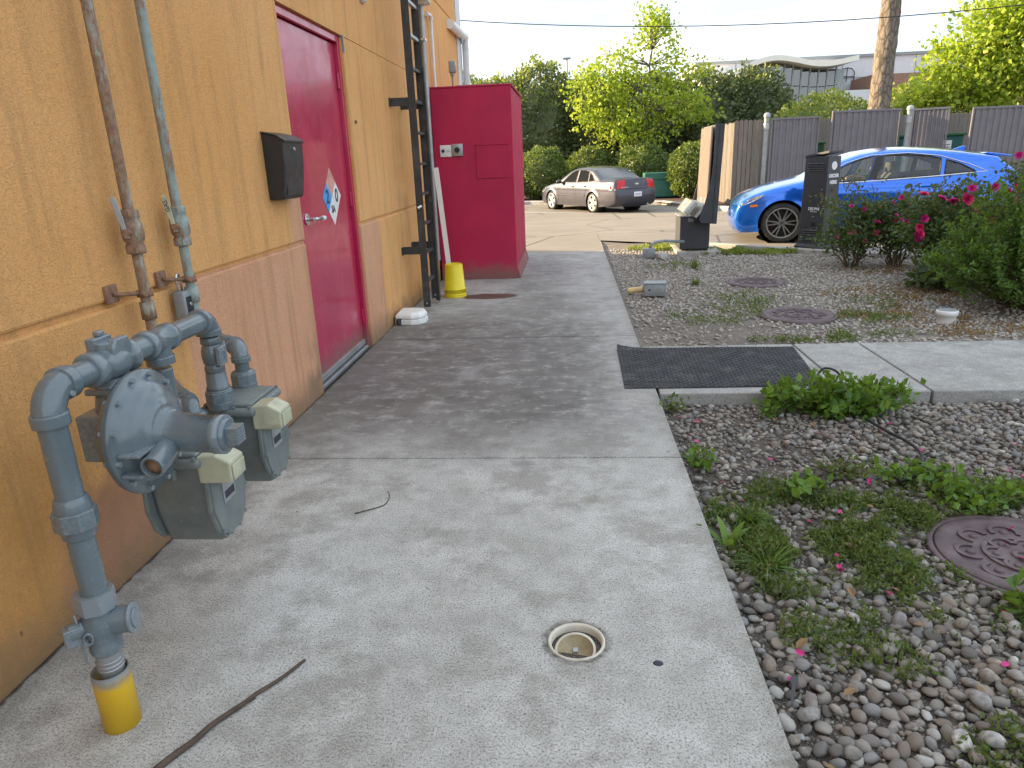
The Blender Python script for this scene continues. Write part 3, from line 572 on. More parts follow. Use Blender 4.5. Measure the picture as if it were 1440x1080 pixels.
# letter drop box
mbx = thing('drop_box', 'black wall-mounted mail drop box beside the red door', 'mailbox', (WX, 4.2, 1.37))
mb = MB(); pr = [(0, .385), (.085, .365), (.13, .335), (.125, .2), (.1, .02), (.085, .0), (0, .0)]
mb.prism(pr, (0, .31, 0), (.001, 0, 0), (1, 0, 0), (0, 0, 1)); mb.build('body', M['black_plastic'], mbx, bevel=.008)
mb = MB(); mb.prism([(0, .389), (.088, .369), (.14, .337), (.136, .322), (.128, .33), (.085, .361), (0, .381)], (0, .322, 0), (.001, -.006, .001), (1, 0, 0), (0, 0, 1)); mb.build('lid', M['black_plastic'], mbx, bevel=.003)
mb = MB(); mb.prism([(.124, .02), (.1295, .06), (.1335, .305), (.1285, .305), (.12, .04)], (0, .25, 0), (-.018, .03, 0), (1, 0, 0), (0, 0, 1)); o = mb.build('door_panel', M['black_plastic'], mbx, bevel=.003)
mb = MB(); mb.cyl((.128, .155, .29), (.136, .155, .29), .011, n=14); mb.build('lock', M['chrome'], mbx)

# ------------------------------------------------------------------ tall gas pipes on the wall
def wall_pipe(y, zb, name, mat, handle_mat, vz, label, ltr):
    t = thing('gas_pipe', label, 'pipe', (-1.72, y, 0))
    mb = MB(); mb.cyl((0, 0, vz+.07), (0, 0, HB+.3), .0205, n=18); mb.cyl((0, 0, zb), (0, 0, vz-.07), .0205, n=18)
    mb.build('pipe', mat, t)
    mb = MB(); mb.lathe([(.0, -.085), (.034, -.085), (.037, -.08), (.037, -.055), (.031, -.045), (.04, -.03), (.042, 0), (.04, .03), (.031, .045), (.036, .055), (.036, .08), (.033, .085), (0, .085)], (0, 0, vz), n=20); mb.hexa((0, 0, vz-.08), (0, 0, vz-.058), .041); mb.hexa((0, 0, vz+.058), (0, 0, vz+.08), .04); v = mb.build('valve', mat, t)
    mb = MB(); mb.cyl((.02, -.0, vz), (.052, -.01, vz), .014, n=12); mb.hexa((.046, -.008, vz), (.062, -.01, vz), .016); mb.build('valve_stem', M['rust'], v)
    mb = MB(); mb.prism([(-.009, -.02), (.009, -.02), (.009, .04), (.011, .05), (.011, .125), (.007, .137), (-.007, .137), (-.011, .125), (-.011, .05), (-.009, .04)], (.006, 0, 0), (.05, -.012, vz), (0, 1, 0), (0, -.16, .987)); h_ = mb.build('valve_handle', handle_mat, v, bevel=.002)
    for ch in v.children: ch.data.transform(Matrix.Rotation(R(-72), 4, 'Z'))
    mb = MB(); mb.lathe([(.02, -.035), (.029, -.035), (.029, .035), (.02, .035)], (0, 0, 1.02), n=20); mb.build('coupling', mat, t)
    # stand-off bracket
    mb = MB(); mb.box((-.0695, -.155, 1.075), (-.055, -.085, 1.145)); b_ = mb.build('wall_plate', M['rust'], t, bevel=.003)
    mb = MB(); mb.tube([(-.056, -.12, 1.11), (-.035, -.09, 1.103), (-.005, -.035, 1.095)], .008, 8); mb.lathe([(.024, -.012), (.031, -.012), (.031, .012), (.024, .012)], (0, 0, 1.09), n=18); mb.cyl((.0, -.03, 1.092), (.03, -.04, 1.092), .01, n=8); mb.build('pipe_clamp', M['rust'], t)
    return t, v
def wall_pipes():
    a, _ = wall_pipe(2.69, .78, 'a', M['pipe_a'], M['galv'], 1.335, 'brown rusty gas pipe climbing the wall with a grey lever valve', None)
    b, v = wall_pipe(3.04, .93, 'b', M['pipe_b'], M['cream'], 1.325, 'pale green flaking gas pipe with a cream lever valve, nearer the door', 'b')
    text('lettering', 'GAS', .026, M['ink'], v, Matrix.Rotation(R(-72), 4, 'Z') @ frame((.0572, -.027, 1.325+.09), (0, -.16, .987), (0, -.987, -.16), (1, 0, 0)))
wall_pipes()
lk = thing('padlock_box', 'grey key lock box hanging from the gas pipe bracket', 'lock box', (-1.745, 2.99, .93))
mb = MB(); mb.rbox((-.025, -.03, -.02), (.03, .035, .115), .008); mb.build('body', M['greybox'], lk)
mb = MB(); mb.box((.0305, -.016, .0), (.034, .03, .09)); f_ = mb.build('dial_cover', M['black_plastic'], lk, bevel=.002)
mb = MB(); mb.cyl((.034, .006, .055), (.04, .006, .055), .009, n=12); mb.build('dial', M['chrome'], lk)
mb = MB(); mb.tube([(0, -.018, .11), (0, -.018, .17), (0, -.008, .19), (0, .008, .19), (0, .018, .17), (0, .018, .11)], .005, 8); mb.build('shackle', M['chrome'], lk)

# ------------------------------------------------------------------ gas meter set
gs = thing('gas_meter_set', 'grey-painted gas meter set with regulator, two meters and riser pipe', 'gas meter', (0, 0, 0))
PX, PY = -1.335, 1.585; HZ = 1.035
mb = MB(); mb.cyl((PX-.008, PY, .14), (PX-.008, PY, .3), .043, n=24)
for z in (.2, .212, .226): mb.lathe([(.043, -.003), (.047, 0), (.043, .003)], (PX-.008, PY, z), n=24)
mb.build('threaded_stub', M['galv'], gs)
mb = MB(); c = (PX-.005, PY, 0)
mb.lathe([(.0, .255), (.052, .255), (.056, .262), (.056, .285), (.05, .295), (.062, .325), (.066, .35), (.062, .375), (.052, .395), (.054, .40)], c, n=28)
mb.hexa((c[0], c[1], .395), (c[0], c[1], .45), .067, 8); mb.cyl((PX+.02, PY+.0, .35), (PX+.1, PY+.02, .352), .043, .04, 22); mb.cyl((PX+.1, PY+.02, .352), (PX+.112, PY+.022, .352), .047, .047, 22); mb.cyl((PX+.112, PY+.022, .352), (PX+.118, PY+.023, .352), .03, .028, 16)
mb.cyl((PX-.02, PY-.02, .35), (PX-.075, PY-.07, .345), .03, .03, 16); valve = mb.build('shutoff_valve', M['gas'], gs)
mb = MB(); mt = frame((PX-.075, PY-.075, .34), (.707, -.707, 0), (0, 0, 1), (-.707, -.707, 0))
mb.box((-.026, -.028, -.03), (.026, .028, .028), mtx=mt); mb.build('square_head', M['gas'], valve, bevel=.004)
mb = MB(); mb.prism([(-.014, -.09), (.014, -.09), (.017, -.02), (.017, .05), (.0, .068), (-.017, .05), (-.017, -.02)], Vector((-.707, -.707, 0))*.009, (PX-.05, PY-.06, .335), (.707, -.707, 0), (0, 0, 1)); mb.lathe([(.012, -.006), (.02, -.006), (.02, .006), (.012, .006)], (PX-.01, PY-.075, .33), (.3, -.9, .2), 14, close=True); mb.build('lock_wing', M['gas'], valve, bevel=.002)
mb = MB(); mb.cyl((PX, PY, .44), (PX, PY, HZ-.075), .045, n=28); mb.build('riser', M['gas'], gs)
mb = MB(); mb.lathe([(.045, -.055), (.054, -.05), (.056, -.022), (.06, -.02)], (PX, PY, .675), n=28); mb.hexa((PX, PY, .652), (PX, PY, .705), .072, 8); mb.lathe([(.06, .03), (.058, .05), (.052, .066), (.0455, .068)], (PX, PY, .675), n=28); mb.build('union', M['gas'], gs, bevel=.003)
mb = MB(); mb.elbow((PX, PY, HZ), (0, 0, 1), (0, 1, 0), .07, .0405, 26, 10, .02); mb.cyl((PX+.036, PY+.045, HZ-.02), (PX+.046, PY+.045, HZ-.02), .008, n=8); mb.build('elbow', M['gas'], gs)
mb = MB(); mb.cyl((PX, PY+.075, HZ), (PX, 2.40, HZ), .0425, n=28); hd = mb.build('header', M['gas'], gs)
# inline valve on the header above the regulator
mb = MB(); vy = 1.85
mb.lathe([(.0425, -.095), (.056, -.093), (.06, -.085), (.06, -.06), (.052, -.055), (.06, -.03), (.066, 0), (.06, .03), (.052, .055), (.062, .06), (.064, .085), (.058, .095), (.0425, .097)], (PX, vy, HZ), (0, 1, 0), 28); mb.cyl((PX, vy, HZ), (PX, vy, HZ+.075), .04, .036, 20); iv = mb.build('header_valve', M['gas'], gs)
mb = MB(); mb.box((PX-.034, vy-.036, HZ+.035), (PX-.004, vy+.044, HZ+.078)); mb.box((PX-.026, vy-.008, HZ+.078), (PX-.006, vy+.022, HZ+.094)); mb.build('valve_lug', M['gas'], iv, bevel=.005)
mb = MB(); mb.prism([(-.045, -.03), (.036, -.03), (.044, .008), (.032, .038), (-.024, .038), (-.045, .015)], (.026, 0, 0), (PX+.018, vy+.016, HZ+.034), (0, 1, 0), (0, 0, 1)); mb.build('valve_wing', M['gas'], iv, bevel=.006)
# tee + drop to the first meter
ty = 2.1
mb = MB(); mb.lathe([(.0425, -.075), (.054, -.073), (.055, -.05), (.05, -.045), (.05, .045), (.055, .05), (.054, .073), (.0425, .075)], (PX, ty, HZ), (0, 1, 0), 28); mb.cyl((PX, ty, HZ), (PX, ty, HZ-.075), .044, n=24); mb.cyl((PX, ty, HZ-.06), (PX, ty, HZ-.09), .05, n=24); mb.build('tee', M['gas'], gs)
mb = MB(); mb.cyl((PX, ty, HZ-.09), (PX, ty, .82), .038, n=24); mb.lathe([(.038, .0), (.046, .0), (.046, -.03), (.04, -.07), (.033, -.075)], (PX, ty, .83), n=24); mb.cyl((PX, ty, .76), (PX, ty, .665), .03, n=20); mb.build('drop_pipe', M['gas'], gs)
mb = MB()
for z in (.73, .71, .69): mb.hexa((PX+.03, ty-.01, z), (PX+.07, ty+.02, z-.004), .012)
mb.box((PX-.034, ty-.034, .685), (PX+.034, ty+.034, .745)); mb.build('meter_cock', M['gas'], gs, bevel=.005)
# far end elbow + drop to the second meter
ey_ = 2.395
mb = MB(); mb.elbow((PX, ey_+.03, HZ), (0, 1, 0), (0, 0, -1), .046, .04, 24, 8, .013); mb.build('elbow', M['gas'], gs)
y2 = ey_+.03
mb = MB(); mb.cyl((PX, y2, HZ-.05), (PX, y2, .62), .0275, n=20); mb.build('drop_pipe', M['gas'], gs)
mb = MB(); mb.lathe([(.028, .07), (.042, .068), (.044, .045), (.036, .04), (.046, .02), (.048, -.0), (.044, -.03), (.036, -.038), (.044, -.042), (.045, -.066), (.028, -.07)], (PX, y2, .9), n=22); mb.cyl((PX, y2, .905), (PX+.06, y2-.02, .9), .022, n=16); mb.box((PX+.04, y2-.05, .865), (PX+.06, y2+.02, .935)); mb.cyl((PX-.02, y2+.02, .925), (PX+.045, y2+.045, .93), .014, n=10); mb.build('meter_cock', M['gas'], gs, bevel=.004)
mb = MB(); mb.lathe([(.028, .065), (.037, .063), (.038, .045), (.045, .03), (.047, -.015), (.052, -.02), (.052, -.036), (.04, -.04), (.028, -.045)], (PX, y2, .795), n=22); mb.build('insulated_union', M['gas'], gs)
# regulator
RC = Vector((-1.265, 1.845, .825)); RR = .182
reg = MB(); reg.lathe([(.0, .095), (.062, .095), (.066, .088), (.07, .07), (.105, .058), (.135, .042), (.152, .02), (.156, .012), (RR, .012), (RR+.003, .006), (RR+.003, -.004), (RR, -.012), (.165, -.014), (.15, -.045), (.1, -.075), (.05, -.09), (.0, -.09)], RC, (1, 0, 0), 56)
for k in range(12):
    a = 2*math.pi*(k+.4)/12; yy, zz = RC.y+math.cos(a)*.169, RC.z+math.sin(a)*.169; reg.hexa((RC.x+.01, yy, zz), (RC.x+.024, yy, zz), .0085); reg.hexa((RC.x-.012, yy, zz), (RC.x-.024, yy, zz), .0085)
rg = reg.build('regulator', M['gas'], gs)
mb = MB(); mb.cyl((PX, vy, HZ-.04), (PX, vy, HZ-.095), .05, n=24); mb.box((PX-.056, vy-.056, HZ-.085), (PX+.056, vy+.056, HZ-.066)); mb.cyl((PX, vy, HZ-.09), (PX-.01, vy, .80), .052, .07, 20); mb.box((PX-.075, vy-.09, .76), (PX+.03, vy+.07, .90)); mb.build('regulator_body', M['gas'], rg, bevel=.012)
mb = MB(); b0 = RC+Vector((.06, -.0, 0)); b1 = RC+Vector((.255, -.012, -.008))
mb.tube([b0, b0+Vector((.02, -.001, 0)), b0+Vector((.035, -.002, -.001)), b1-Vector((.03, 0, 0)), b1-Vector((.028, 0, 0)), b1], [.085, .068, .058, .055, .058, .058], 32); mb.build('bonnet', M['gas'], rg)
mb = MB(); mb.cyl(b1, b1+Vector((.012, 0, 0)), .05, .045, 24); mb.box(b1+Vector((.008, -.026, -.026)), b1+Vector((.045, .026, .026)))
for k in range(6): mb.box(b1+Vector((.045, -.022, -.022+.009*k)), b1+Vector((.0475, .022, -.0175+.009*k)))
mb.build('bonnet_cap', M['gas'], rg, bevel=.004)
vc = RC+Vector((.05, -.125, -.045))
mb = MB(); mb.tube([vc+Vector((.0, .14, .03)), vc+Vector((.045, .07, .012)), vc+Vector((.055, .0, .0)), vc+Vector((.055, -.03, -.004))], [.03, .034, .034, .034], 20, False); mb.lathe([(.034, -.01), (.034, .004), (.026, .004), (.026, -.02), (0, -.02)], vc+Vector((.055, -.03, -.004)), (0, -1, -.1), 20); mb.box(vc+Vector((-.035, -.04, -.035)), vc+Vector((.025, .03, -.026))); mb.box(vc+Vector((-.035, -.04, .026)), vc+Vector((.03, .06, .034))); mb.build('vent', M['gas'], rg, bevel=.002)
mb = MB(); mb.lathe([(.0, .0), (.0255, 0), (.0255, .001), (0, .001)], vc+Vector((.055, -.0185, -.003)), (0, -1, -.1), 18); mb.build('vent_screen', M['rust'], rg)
def slim(o, p, ax, k):
    for v in o.data.vertices:
        for i in range(3):
            if i != ax: v.co[i] = p[i]+(v.co[i]-p[i])*k
for o in gs.children:
    nm = o.name.split('.')[0]
    if nm in ('threaded_stub', 'riser', 'union', 'shutoff_valve'): slim(o, (PX, PY, 0), 2, .78)
    if nm == 'shutoff_valve':
        for ch in o.children: slim(ch, (PX, PY, 0), 2, .72)
    if nm in ('header', 'header_valve', 'tee'): slim(o, (PX, 0, HZ), 1, .84)
    if nm == 'drop_pipe' or nm == 'meter_cock' or nm == 'insulated_union': slim(o, (PX, ty if sum(v.co.y for v in o.data.vertices)/len(o.data.vertices) < 2.25 else y2, 0), 2, .82)
# meters
def meter(yc, fx, zt, mt, label):
    t = MB(); w = .135
    prof = [(-w, .0), (-w+.02, -.03), (-w+.035, -.2), (-w+.07, -.30), (-.05, -.33), (.05, -.33), (w-.07, -.30), (w-.035, -.2), (w-.02, -.03), (w, 0)]
    t.prism([(a*.86, b) for a, b in prof], (.205, 0, 0), (fx-.225, yc, zt-.02), (0, 1, 0), (0, 0, 1))
    body = t.build('meter', mt, gs, bevel=.02)
    t = MB(); t.rbox((fx-.235, yc-w-.004, zt-.035), (fx-.012, yc+w+.004, zt-.003), .012); t.rbox((fx-.22, yc-w+.02, zt-.004), (fx-.03, yc+w-.02, zt+.012), .006)
    for sy in (-1, 1):
        for k in range(4): t.hexa((fx-.21+.06*k, yc+sy*(w-.006), zt-.004), (fx-.21+.06*k, yc+sy*(w-.006), zt+.006), .007)
        t.cyl((fx-.02, yc+sy*.06, zt-.06), (fx-.005, yc+sy*.06, zt-.06), .012, n=10); t.cyl((fx-.11, yc+sy*(w-.008), zt-.075), (fx-.11, yc+sy*(w-.008), zt-.035), .012, n=10)
    t.build('top_flange', mt, body)
    oct_ = [(-w+.02, -.085), (-w+.035, -.06), (w-.035, -.06), (w-.02, -.085), (w-.012, -.2), (w-.04, -.285), (w-.08, -.33), (-w+.08, -.33), (-w+.04, -.285), (-w+.012, -.2)]
    t = MB(); t.prism(oct_, (.016, 0, 0), (fx-.02, yc, zt), (0, 1, 0), (0, 0, 1)); t.prism([(a*.93, -.195+(b+.195)*.93) for a, b in oct_], (.024, 0, 0), (fx-.02, yc, zt), (0, 1, 0), (0, 0, 1))
    for a, b in ((-w+.028, -.09), (w-.028, -.09), (-w+.021, -.2), (w-.021, -.2), (-w+.055, -.293), (w-.055, -.293), (-.03, -.32), (.03, -.32), (0, -.072)):
        t.hexa((fx-.006, yc+a, zt+b), (fx+.008, yc+a, zt+b), .008)
    t.build('front_cover', mt, body, bevel=.005)
    t = MB(); t.prism(oct_, (-.016, 0, 0), (fx-.225, yc, zt), (0, 1, 0), (0, 0, 1)); t.build('back_cover', mt, body, bevel=.005)
    t = MB(); t.rbox((fx+.0042, yc-.052, zt-.2), (fx+.0075, yc+.03, zt-.1), .001); t.build('name_plate', M['greybox'], body)
    t = MB(); t.box((fx+.0078, yc-.044, zt-.185), (fx+.0084, yc+.022, zt-.158)); t.build('barcode', M['ink'], body)
    ix = fx-.03
    t = MB(); t.prism([(0, -.047), (.105, -.047), (.114, -.038), (.114, .026), (.065, .053), (.0, .047)], (0, .1, 0), (ix, yc-.12, zt-.045), (1, 0, 0), (0, 0, 1)); t.build('index_box', M['cream'], body, bevel=.009)
    t = MB(); t.rbox((ix+.115, yc-.112, zt-.082), (ix+.12, yc-.03, zt-.03), .002); t.build('index_window', M['cream'], body)
    return body
ma = meter(2.125, -1.195, .665, M['meter'], '')
mb_ = meter(2.53, -1.185, .695, M['meter'], '')
def swivel(x, y, z, parent):
    t = MB(); t.cyl((x, y, z-.01), (x, y, z+.02), .05, n=20); t.hexa((x, y, z+.018), (x, y, z+.06), .052, 8); t.lathe([(.045, 0), (.045, .006), (.03, .012)], (x, y, z+.06), n=20); t.build('swivel_nut', M['gas'], parent, bevel=.003)
swivel(PX, ty, .672, ma); swivel(PX, y2, .70, mb_)
o1 = (PX-.01, 2.235); o2 = (PX-.01, 2.655)
swivel(*o1, .672, ma); swivel(*o2, .70, mb_)
def outlet(o, z0, z1, wy, wz):
    a = Vector((o[0], o[1], z1)); w = Vector((-1.72, wy, z1)); d = (w-a).normalized()
    t = MB(); t.cyl((o[0], o[1], z0), (o[0], o[1], z1-.04), .028, n=18); t.elbow(a, (0, 0, 1), d, .045, .034, 20, 8, .012); t.cyl(a+d*.04, w-d*.03, .026, n=18); t.cyl(a+d*.1, a+d*.14, .032, n=18); t.elbow(w, d, (0, 0, 1), .04, .033, 20, 8, .01); t.build('outlet_pipe', M['gas'], gs)
outlet(o1, .72, .765, 2.69, 0); outlet(o2, .75, .865, 3.04, 0)
sl = MB(); sl.lathe([(.0, .03), (.045, .03), (.046, .19), (.0495, .192), (.051, .17), (.051, -.02), (.048, -.02)], (0, 0, 0), n=36); o = sl.build('pipe_sleeve', None, loc=(PX-.01, PY-.005, 0))
t = NT('yellow_sleeve_paint'); x, y, z = t.sep(); col = t.mix(t.smooth(t.math('ADD', z, t.math('MULTIPLY', t.noise(20, 4), .05)), .165, .215), t.ramp(t.noise(9, 5), [(.3, (.62, .37, .012)), (.7, (.7, .45, .02))]), (.2, .215, .215)); t.done(col, .45, 0, t.bump(t.noise(60, 3), .1, .003)); o.data.materials.clear(); o.data.materials.append(t.m)
tag(o, 'yellow pipe sleeve in the concrete round the gas riser foot', 'pipe sleeve')

# ------------------------------------------------------------------ red equipment cabinet
cb = thing('equipment_cabinet', 'tall dark red sheet-metal equipment cabinet standing against the wall', 'cabinet', (0, 0, 0))
x0, x1, y0, y1, zt = -1.76, -.725, 9.52, 11.55, 2.44
mb = MB(); mb.box((x0, y0, .0), (x1, y0+.03, zt)); mb.build('front_panel', M['cabinet'], cb, bevel=.006)
mb = MB(); n = 44; V = []
for k in range(n+1):
    yy = y0+.032+(y1-y0-.034)*k/n; d_ = .012*(1 if (k % 4) in (0, 1) else 0); V += [(x1-.014+d_, yy, .0), (x1-.014+d_, yy, zt-.02)]
mb.add(V, [(2*k, 2*k+2, 2*k+3, 2*k+1) for k in range(n)]); mb.box((x0+.01, y0+.031, 0), (x1-.03, y1, zt-.02)); mb.build('side_panel', M['cabinet'], cb)
mb = MB(); mb.box((x0-.01, y0-.008, zt), (x1+.014, y1+.01, zt+.02)); mb.build('top', M['cabinet'], cb, bevel=.005)
mb = MB(); mb.prism([(0, 0), (.045, 0), (.0, .16)], (0, y1-y0-.05, 0), (x1+.001, y0+.02, .0), (1, 0, 0), (0, 0, 1)); mb.build('base_skirt', M['cabinet'], cb)
mb = MB(); mb.box((-1.21, y0-.012, 1.325), (-.80, y0-.0005, 1.735)); mb.box((-1.22, y0-.02, 1.735), (-.79, y0-.0005, 1.75)); mb.build('hatch', M['cabinet'], cb, bevel=.003)
mb = MB(); mb.rbox((-1.675, y0-.018, 1.61), (-1.525, y0-.001, 1.755), .004); mb.build('notice_plate', M['white'], cb)
mb = MB(); mb.cyl((-1.635, y0-.018, 1.685), (-1.635, y0-.024, 1.685), .022, n=14); mb.box((-1.6, y0-.0195, 1.67), (-1.54, y0-.0182, 1.674)); mb.box((-1.6, y0-.0195, 1.685), (-1.55, y0-.0182, 1.689)); mb.build('notice_mark', M['ink'], cb)
mb = MB(); mb.rbox((-1.52, y0-.03, 1.615), (-1.375, y0-.001, 1.765), .004); sw = mb.build('switch_plate', M['galv'], cb)
mb = MB(); mb.cyl((-1.447, y0-.03, 1.69), (-1.447, y0-.06, 1.69), .034, n=20); mb.box((-1.452, y0-.075, 1.66), (-1.442, y0-.06, 1.72)); mb.build('rotary_knob', M['black_plastic'], sw)
mb = MB(); mb.box((-1.5, 10.0, zt+.021), (-1.0, 11.2, zt+.075)); mb.build('roof_cap', simple('rust_red_metal', (.32, .16, .14), .6, .2, 6), cb, bevel=.01)
# sensor on a conduit behind the cabinet
t = thing('conduit_sensor', 'small grey weatherproof box on a conduit above the cabinet', 'sensor', (-1.53, 10.0, zt+.02))
mb = MB(); mb.cyl((0, 0, 0), (0, 0, .19), .014, n=10); mb.cyl((0, 0, .17), (0, 0, .21), .026, n=12); mb.build('conduit', M['greybox'], t)
mb = MB(); mb.rbox((-.04, -.04, .205), (.045, .05, .35), .008); mb.build('box', M['greybox'], t); mb = MB(); mb.rbox((.0455, -.03, .215), (.052, .04, .34), .003); mb.build('cover', M['galv'], t)

# ------------------------------------------------------------------ wall ladder
ld = thing('wall_ladder', 'black steel roof access ladder bolted to the ochre wall', 'ladder', (0, 0, 0))
LX, LA, LB = -1.565, 7.45, 7.95
for yy in (LA, LB):
    mb = MB(); mb.box((LX-.038, yy-.006, .05), (LX+.038, yy+.006, HB+.9)); mb.box((LX-.038, yy+(.006 if yy == LA else -.026), .05), (LX-.03, yy+(.026 if yy == LA else -.006), HB+.9)); mb.build('rail', M['black_metal'], ld)
z = .32
while z < HB+.8:
    mb = MB(); mb.box((LX-.02, LA+.006, z-.014), (LX+.02, LB-.006, z+.014)); mb.build('rung', M['black_metal'] if z < 2.5 else M['galv'], ld); z += .305
for zz in (.66, 2.14, 3.6):
    for yy in (LA, LB):
        mb = MB(); mb.box((WX+.001, yy+.008, zz-.04), (LX+.03, yy+.02, zz+.04)); mb.box((WX+.001, yy-.05, zz-.04), (WX+.012, yy+.008, zz+.04)); mb.build('standoff', M['black_metal'], ld)
mb = MB(); mb.box((LX+.042, LB-.03, .02), (LX+.052, LB+.03, 2.5)); mb.box((LX-.0, LB+.02, .02), (LX+.042, LB+.03, 2.5)); mb.build('guard_plate', M['black_metal'], ld)
mb = MB(); mb.box((LX+.0, LB-.05, 1.13), (LX+.06, LB-.031, 1.19)); mb.build('guard_hasp', M['black_metal'], ld)
mb = MB(); mb.cyl((LX-.02, LA-.03, 1.1), (LX+.02, LA-.012, 1.12), .018, n=12); mb.build('lock', M['chrome'], ld)
for yy in (LA, LB):
    mb = MB(); mb.cyl((LX, yy-.008, .09), (LX, yy-.014, .09), .009, n=8); mb.build('bolt', M['chrome'], ld)
# yellow bucket, upside down
bk = thing('bucket', 'yellow plastic bucket standing upside down beside the ladder', 'bucket', (-1.39, 8.3, 0))
mb = MB(); mb.lathe([(.118, 0), (.132, .0), (.132, .018), (.126, .02), (.132, .024), (.13, .045), (.124, .047), (.13, .05), (.128, .09), (.135, .092), (.135, .1), (.122, .103), (.105, .375), (.1, .385), (.0, .378)], n=40); mb.build('body', M['bucket'], bk)
mb = MB(); mb.lathe([(.094, .383), (.1, .392), (.104, .383)], n=40); mb.build('base_ring', M['bucket'], bk)
# rodent bait station
bs = thing('bait_station', 'white plastic rodent bait station on the walkway against the wall', 'bait station', (-1.62, 6.93, 0))
ol = [(-.15, -.13), (.02, -.16), (.1, -.13), (.145, -.06), (.15, .05), (.12, .13), (.05, .16), (-.15, .16)]
mb = MB(); mb.prism(ol, (0, 0, .055)); mb.build('base', M['white'], bs, bevel=.01)
mb = MB(); mb.prism([(a*.985, b*.985) for a, b in ol], (0, 0, .07), (0, 0, .056), ch=.035); mb.build('lid', M['white'], bs, bevel=.012)
mb = MB(); mb.cyl((-.115, -.128, .0355), (-.09, -.1475, .0355), .034, n=18); mb.build('entry_hole', M['ink'], bs)
# leaning white strip, conduits, pvc pipes, camera arm, lamp, bell
tag(MB().box((-.03, -.006, 0), (.03, .006, 1.5)).build('plastic_strip', M['white'], loc=(-1.5, 8.72, .0)), 'white plastic strip leaning between ladder and red cabinet', 'strip').rotation_euler = (R(-6), R(-5), 0)
t = thing('wall_conduit', 'grey conduit running up the wall behind the ladder', 'conduit', (-1.755, 9.3, 0)); mb = MB(); mb.cyl((0, 0, .3), (0, 0, 3.36), .03, n=14); mb.build('pipe', M['galv'], t); mb = MB(); mb.box((-.034, -.06, 2.96), (.035, .06, 2.985)); mb.build('strap', M['chrome'], t)
t = thing('wall_lamp', 'cream wall lamp above the grey conduit', 'lamp', (WX, 9.25, 3.36)); mb = MB(); mb.rbox((0, -.12, 0), (.14, .14, .16), .02); mb.build('housing', M['cream'], t); mb = MB(); mb.box((.02, -.1, -.008), (.12, .12, -.001)); mb.build('lens', M['white'], t)
t = thing('pvc_drain_pipe', 'thin white plastic pipe with bent top on the wall beyond the ladder', 'pipe', (-1.745, 9.86, 0)); mb = MB(); mb.cyl((0, 0, .1), (0, 0, 3.29), .02, n=12); mb.elbow((0, 0, 3.33), (0, 0, 1), (0, -1, 0), .04, .026, 12, 6, .01); mb.cyl((0, -.04, 3.33), (0, -.27, 3.31), .02, n=12); mb.cyl((0, -.25, 3.312), (0, -.3, 3.308), .028, n=12); mb.build('pipe', M['white'], t)
t = thing('downspout', 'white round downspout with horizontal arm at the building corner', 'downspout', (WX+.09, YC-.05, 0)); mb = MB(); mb.cyl((0, 0, .1), (0, 0, 3.47), .055, n=18); mb.build('pipe', M['offwhite'], t); mb = MB(); mb.sphere((0, 0, 3.5), .07, 16, 10); mb.cyl((0, 0, 3.5), (-.02, -.5, 3.5), .06, n=18); mb.cyl((-.02, -.45, 3.5), (-.045, -1.25, 3.5), .068, n=18); mb.build('arm', M['white'], t); mb = MB(); mb.cyl((-.012, -.3, 3.43), (-.012, -.3, 3.36), .02, n=10); mb.build('drip_spout', M['galv'], t)
t = thing('wall_bell', 'small white round bell cover high on the wall beside the door', 'bell', (WX, 6.72, 2.98)); mb = MB(); mb.lathe([(0, .06), (.05, .055), (.085, .03), (.09, 0), (0, 0)], (0, 0, 0), (1, 0, 0), 24); mb.build('dome', M['white'], t)
mb = MB(); mb.lathe([(.0, .016), (.014, .015), (.015, 0), (0, 0)], (0, 0, 0), (1, 0, 0), 14); tag(mb.build('wall_button', M['rust'], loc=(WX+.0005, 6.16, 1.9)), 'small brown push button on the wall right of the door', 'button')

